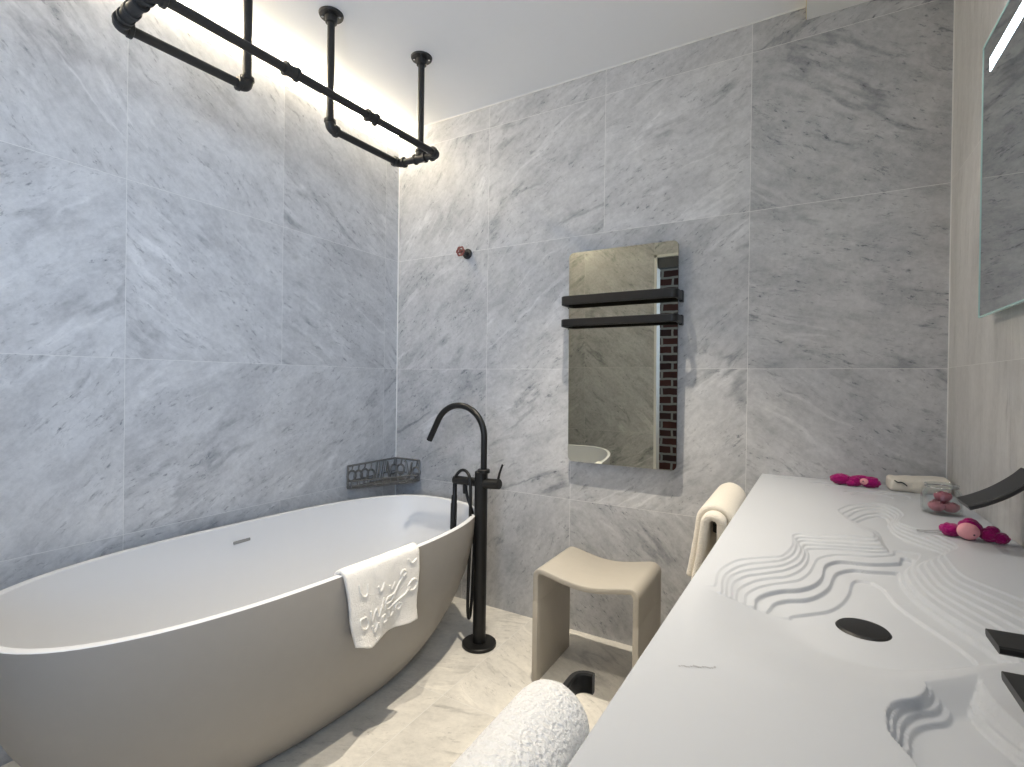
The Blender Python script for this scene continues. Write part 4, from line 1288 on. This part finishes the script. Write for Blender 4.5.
near = dict(lobes=[(0.002, 0.006, 0.030, (0.028, 0.022, 0.030)), (-0.040, 0.006, 0.019, (0.026, 0.020, 0.019)), (0.042, 0.004, 0.020, (0.022, 0.020, 0.020)), (0.066, 0.0, 0.016, (0.020, 0.017, 0.016)), (0.050, 0.006, 0.034, (0.016, 0.014, 0.012))],
            oval=(-0.003, -0.016, 0.026, (0.026, 0.015, 0.024)), eyes=[(0.009, -0.0300, 0.020)])
t, P = plush('plush_toy', (0.318, 1.455), R(-8), 0.75, 'magenta plush toy with pale pink oval face below the arched spout', near)
lp = catmull([P(-0.058, 0.0, 0.012), P(-0.085, -0.004, 0.003), P(-0.112, 0.0, 0.002), P(-0.118, 0.014, 0.002), P(-0.098, 0.022, 0.002), P(-0.060, 0.012, 0.012)], 8)
obj('string_loop', tube_bm(lp, 0.0011, seg=6), M_GREYPRINT, t)
farp = dict(lobes=[(0.0, 0.0, 0.020, (0.024, 0.018, 0.020)), (-0.046, 0.002, 0.022, (0.036, 0.020, 0.021)), (0.046, 0.0, 0.021, (0.033, 0.020, 0.021)), (0.020, 0.004, 0.036, (0.024, 0.014, 0.008)), (-0.012, -0.008, 0.012, (0.020, 0.014, 0.012))],
            oval=(0.028, -0.014, 0.024, (0.014, 0.010, 0.012)), eyes=[(0.024, -0.0248, 0.026)])
plush('plush_toy', (0.153, 2.012), R(-4), 0.86, 'magenta plush toy lying against the back wall at the counter end', farp)

# rolled flannel with dark stitching
t = empty('flannel', (0.305, 2.03, VZ), 'white folded face flannel with a dark stitched squiggle in the back corner', 'towel')
bm = bmesh.new()
add_box(bm, (0.240, 1.985, VZ), (0.394, 2.075, VZ + 0.040), 0.012, 4)
bmesh.ops.subdivide_edges(bm, edges=[e for e in bm.edges if e.calc_length() > 0.02], cuts=10, use_grid_fill=True)
for v in bm.verts:
    q = v.co
    k = (q.x - 0.240) / 0.154
    up_ = (q.z - VZ) / 0.04
    q.z += up_ * (0.010 * k + 0.004 * mnoise.noise(q * 30))
    q.y += -0.008 * k * up_ + 0.003 * mnoise.noise(q * 25 + Vector((3, 1, 1)))
obj('cloth', bm, M_CREAMT, t)
bm = bmesh.new()
sq = catmull([(0.253, 1.986, VZ + 0.035), (0.262, 1.983, VZ + 0.030), (0.270, 1.982, VZ + 0.031), (0.277, 1.981, VZ + 0.028), (0.285, 1.981, VZ + 0.021)], 5)
add_tube(bm, sq, [0.0022 - 0.0009 * abs(i / (len(sq) - 1) - 0.4) for i in range(len(sq))], seg=6)
obj('stitching', bm, M_DARKTHREAD, t)

# glass jar with dried rose heads
jx, jy = 0.318, 1.71
t = empty('glass_jar', (jx, jy, VZ), 'clear glass jar of dusty pink rose heads beside the spout', 'jar')
prof = [(0.030, 0.000), (0.040, 0.003), (0.043, 0.012), (0.043, 0.045), (0.040, 0.058), (0.034, 0.066), (0.034, 0.074), (0.036, 0.077), (0.033, 0.078), (0.031, 0.074), (0.031, 0.066), (0.037, 0.056), (0.040, 0.044), (0.040, 0.012), (0.037, 0.006), (0.0, 0.005)]
bm = bmesh.new()
sg = 40
rr = []
for r_, z_ in prof[:-1]:
    rr.append([bm.verts.new((jx + r_ * math.cos(2 * math.pi * k / sg), jy + r_ * math.sin(2 * math.pi * k / sg), VZ + z_)) for k in range(sg)])
for A, B in zip(rr[:-1], rr[1:]):
    for k in range(sg):
        bm.faces.new((A[k], A[(k + 1) % sg], B[(k + 1) % sg], B[k]))
bm.faces.new(rr[0][::-1]); bm.faces.new(rr[-1])
obj('jar_body', bm, M_GLASS, t)
lid = obj('lid_band', tube_bm([(jx + 0.0345 * math.cos(a), jy + 0.0345 * math.sin(a), VZ + 0.070) for a in np.linspace(0, 2 * math.pi, 41)[:-1]], 0.0015, seg=6, closed=True), M_CHROME, t)
def rose(c, r, seed):
    bm = bmesh.new()
    rnd = random.Random(seed)
    c = Vector(c)
    for layer in range(3):
        n = 3 + layer * 2
        rad = r * (0.32 + 0.3 * layer)
        for k in range(n):
            a0 = 2 * math.pi * k / n + layer * 0.7 + rnd.uniform(-0.2, 0.2)
            span = 2 * math.pi / n * 1.35
            rows_ = []
            for i in range(7):
                a = a0 + span * (i / 6 - 0.5)
                col_ = []
                for j in range(5):
                    h = j / 4
                    rr_ = rad * (0.55 + 0.45 * math.sin(h * 2.2)) * (1 + 0.05 * math.sin(a * 5 + seed))
                    col_.append(bm.verts.new(c + Vector((rr_ * math.cos(a), rr_ * math.sin(a), -r * 0.6 + r * (1.25 - 0.12 * layer) * h * (1 - 0.25 * (abs(i / 6 - 0.5) * 2) ** 2)))))
                rows_.append(col_)
            for A, B in zip(rows_[:-1], rows_[1:]):
                for j in range(4):
                    bm.faces.new((A[j], A[j + 1], B[j + 1], B[j]))
    add_blob(bm, c - Vector((0, 0, r * 0.25)), (r * 0.75, r * 0.75, r * 0.45), 2)
    return bm
for k, (dx, dy, dz, lab) in enumerate(((-0.012, -0.014, 0.022, 'dusty pink rose head at the near left inside the glass jar'), (0.017, -0.008, 0.021, 'dusty pink rose head at the near right inside the glass jar'), (0.001, 0.017, 0.023, 'dusty pink rose head at the back inside the glass jar'), (0.002, -0.002, 0.046, 'topmost dusty pink rose head inside the glass jar'))):
    o = obj('rose_head', rose((jx + dx, jy + dy, VZ + dz), 0.0205, k + 1), M_ROSE)
    tag(o, lab, 'flower', 'rose heads in the jar')
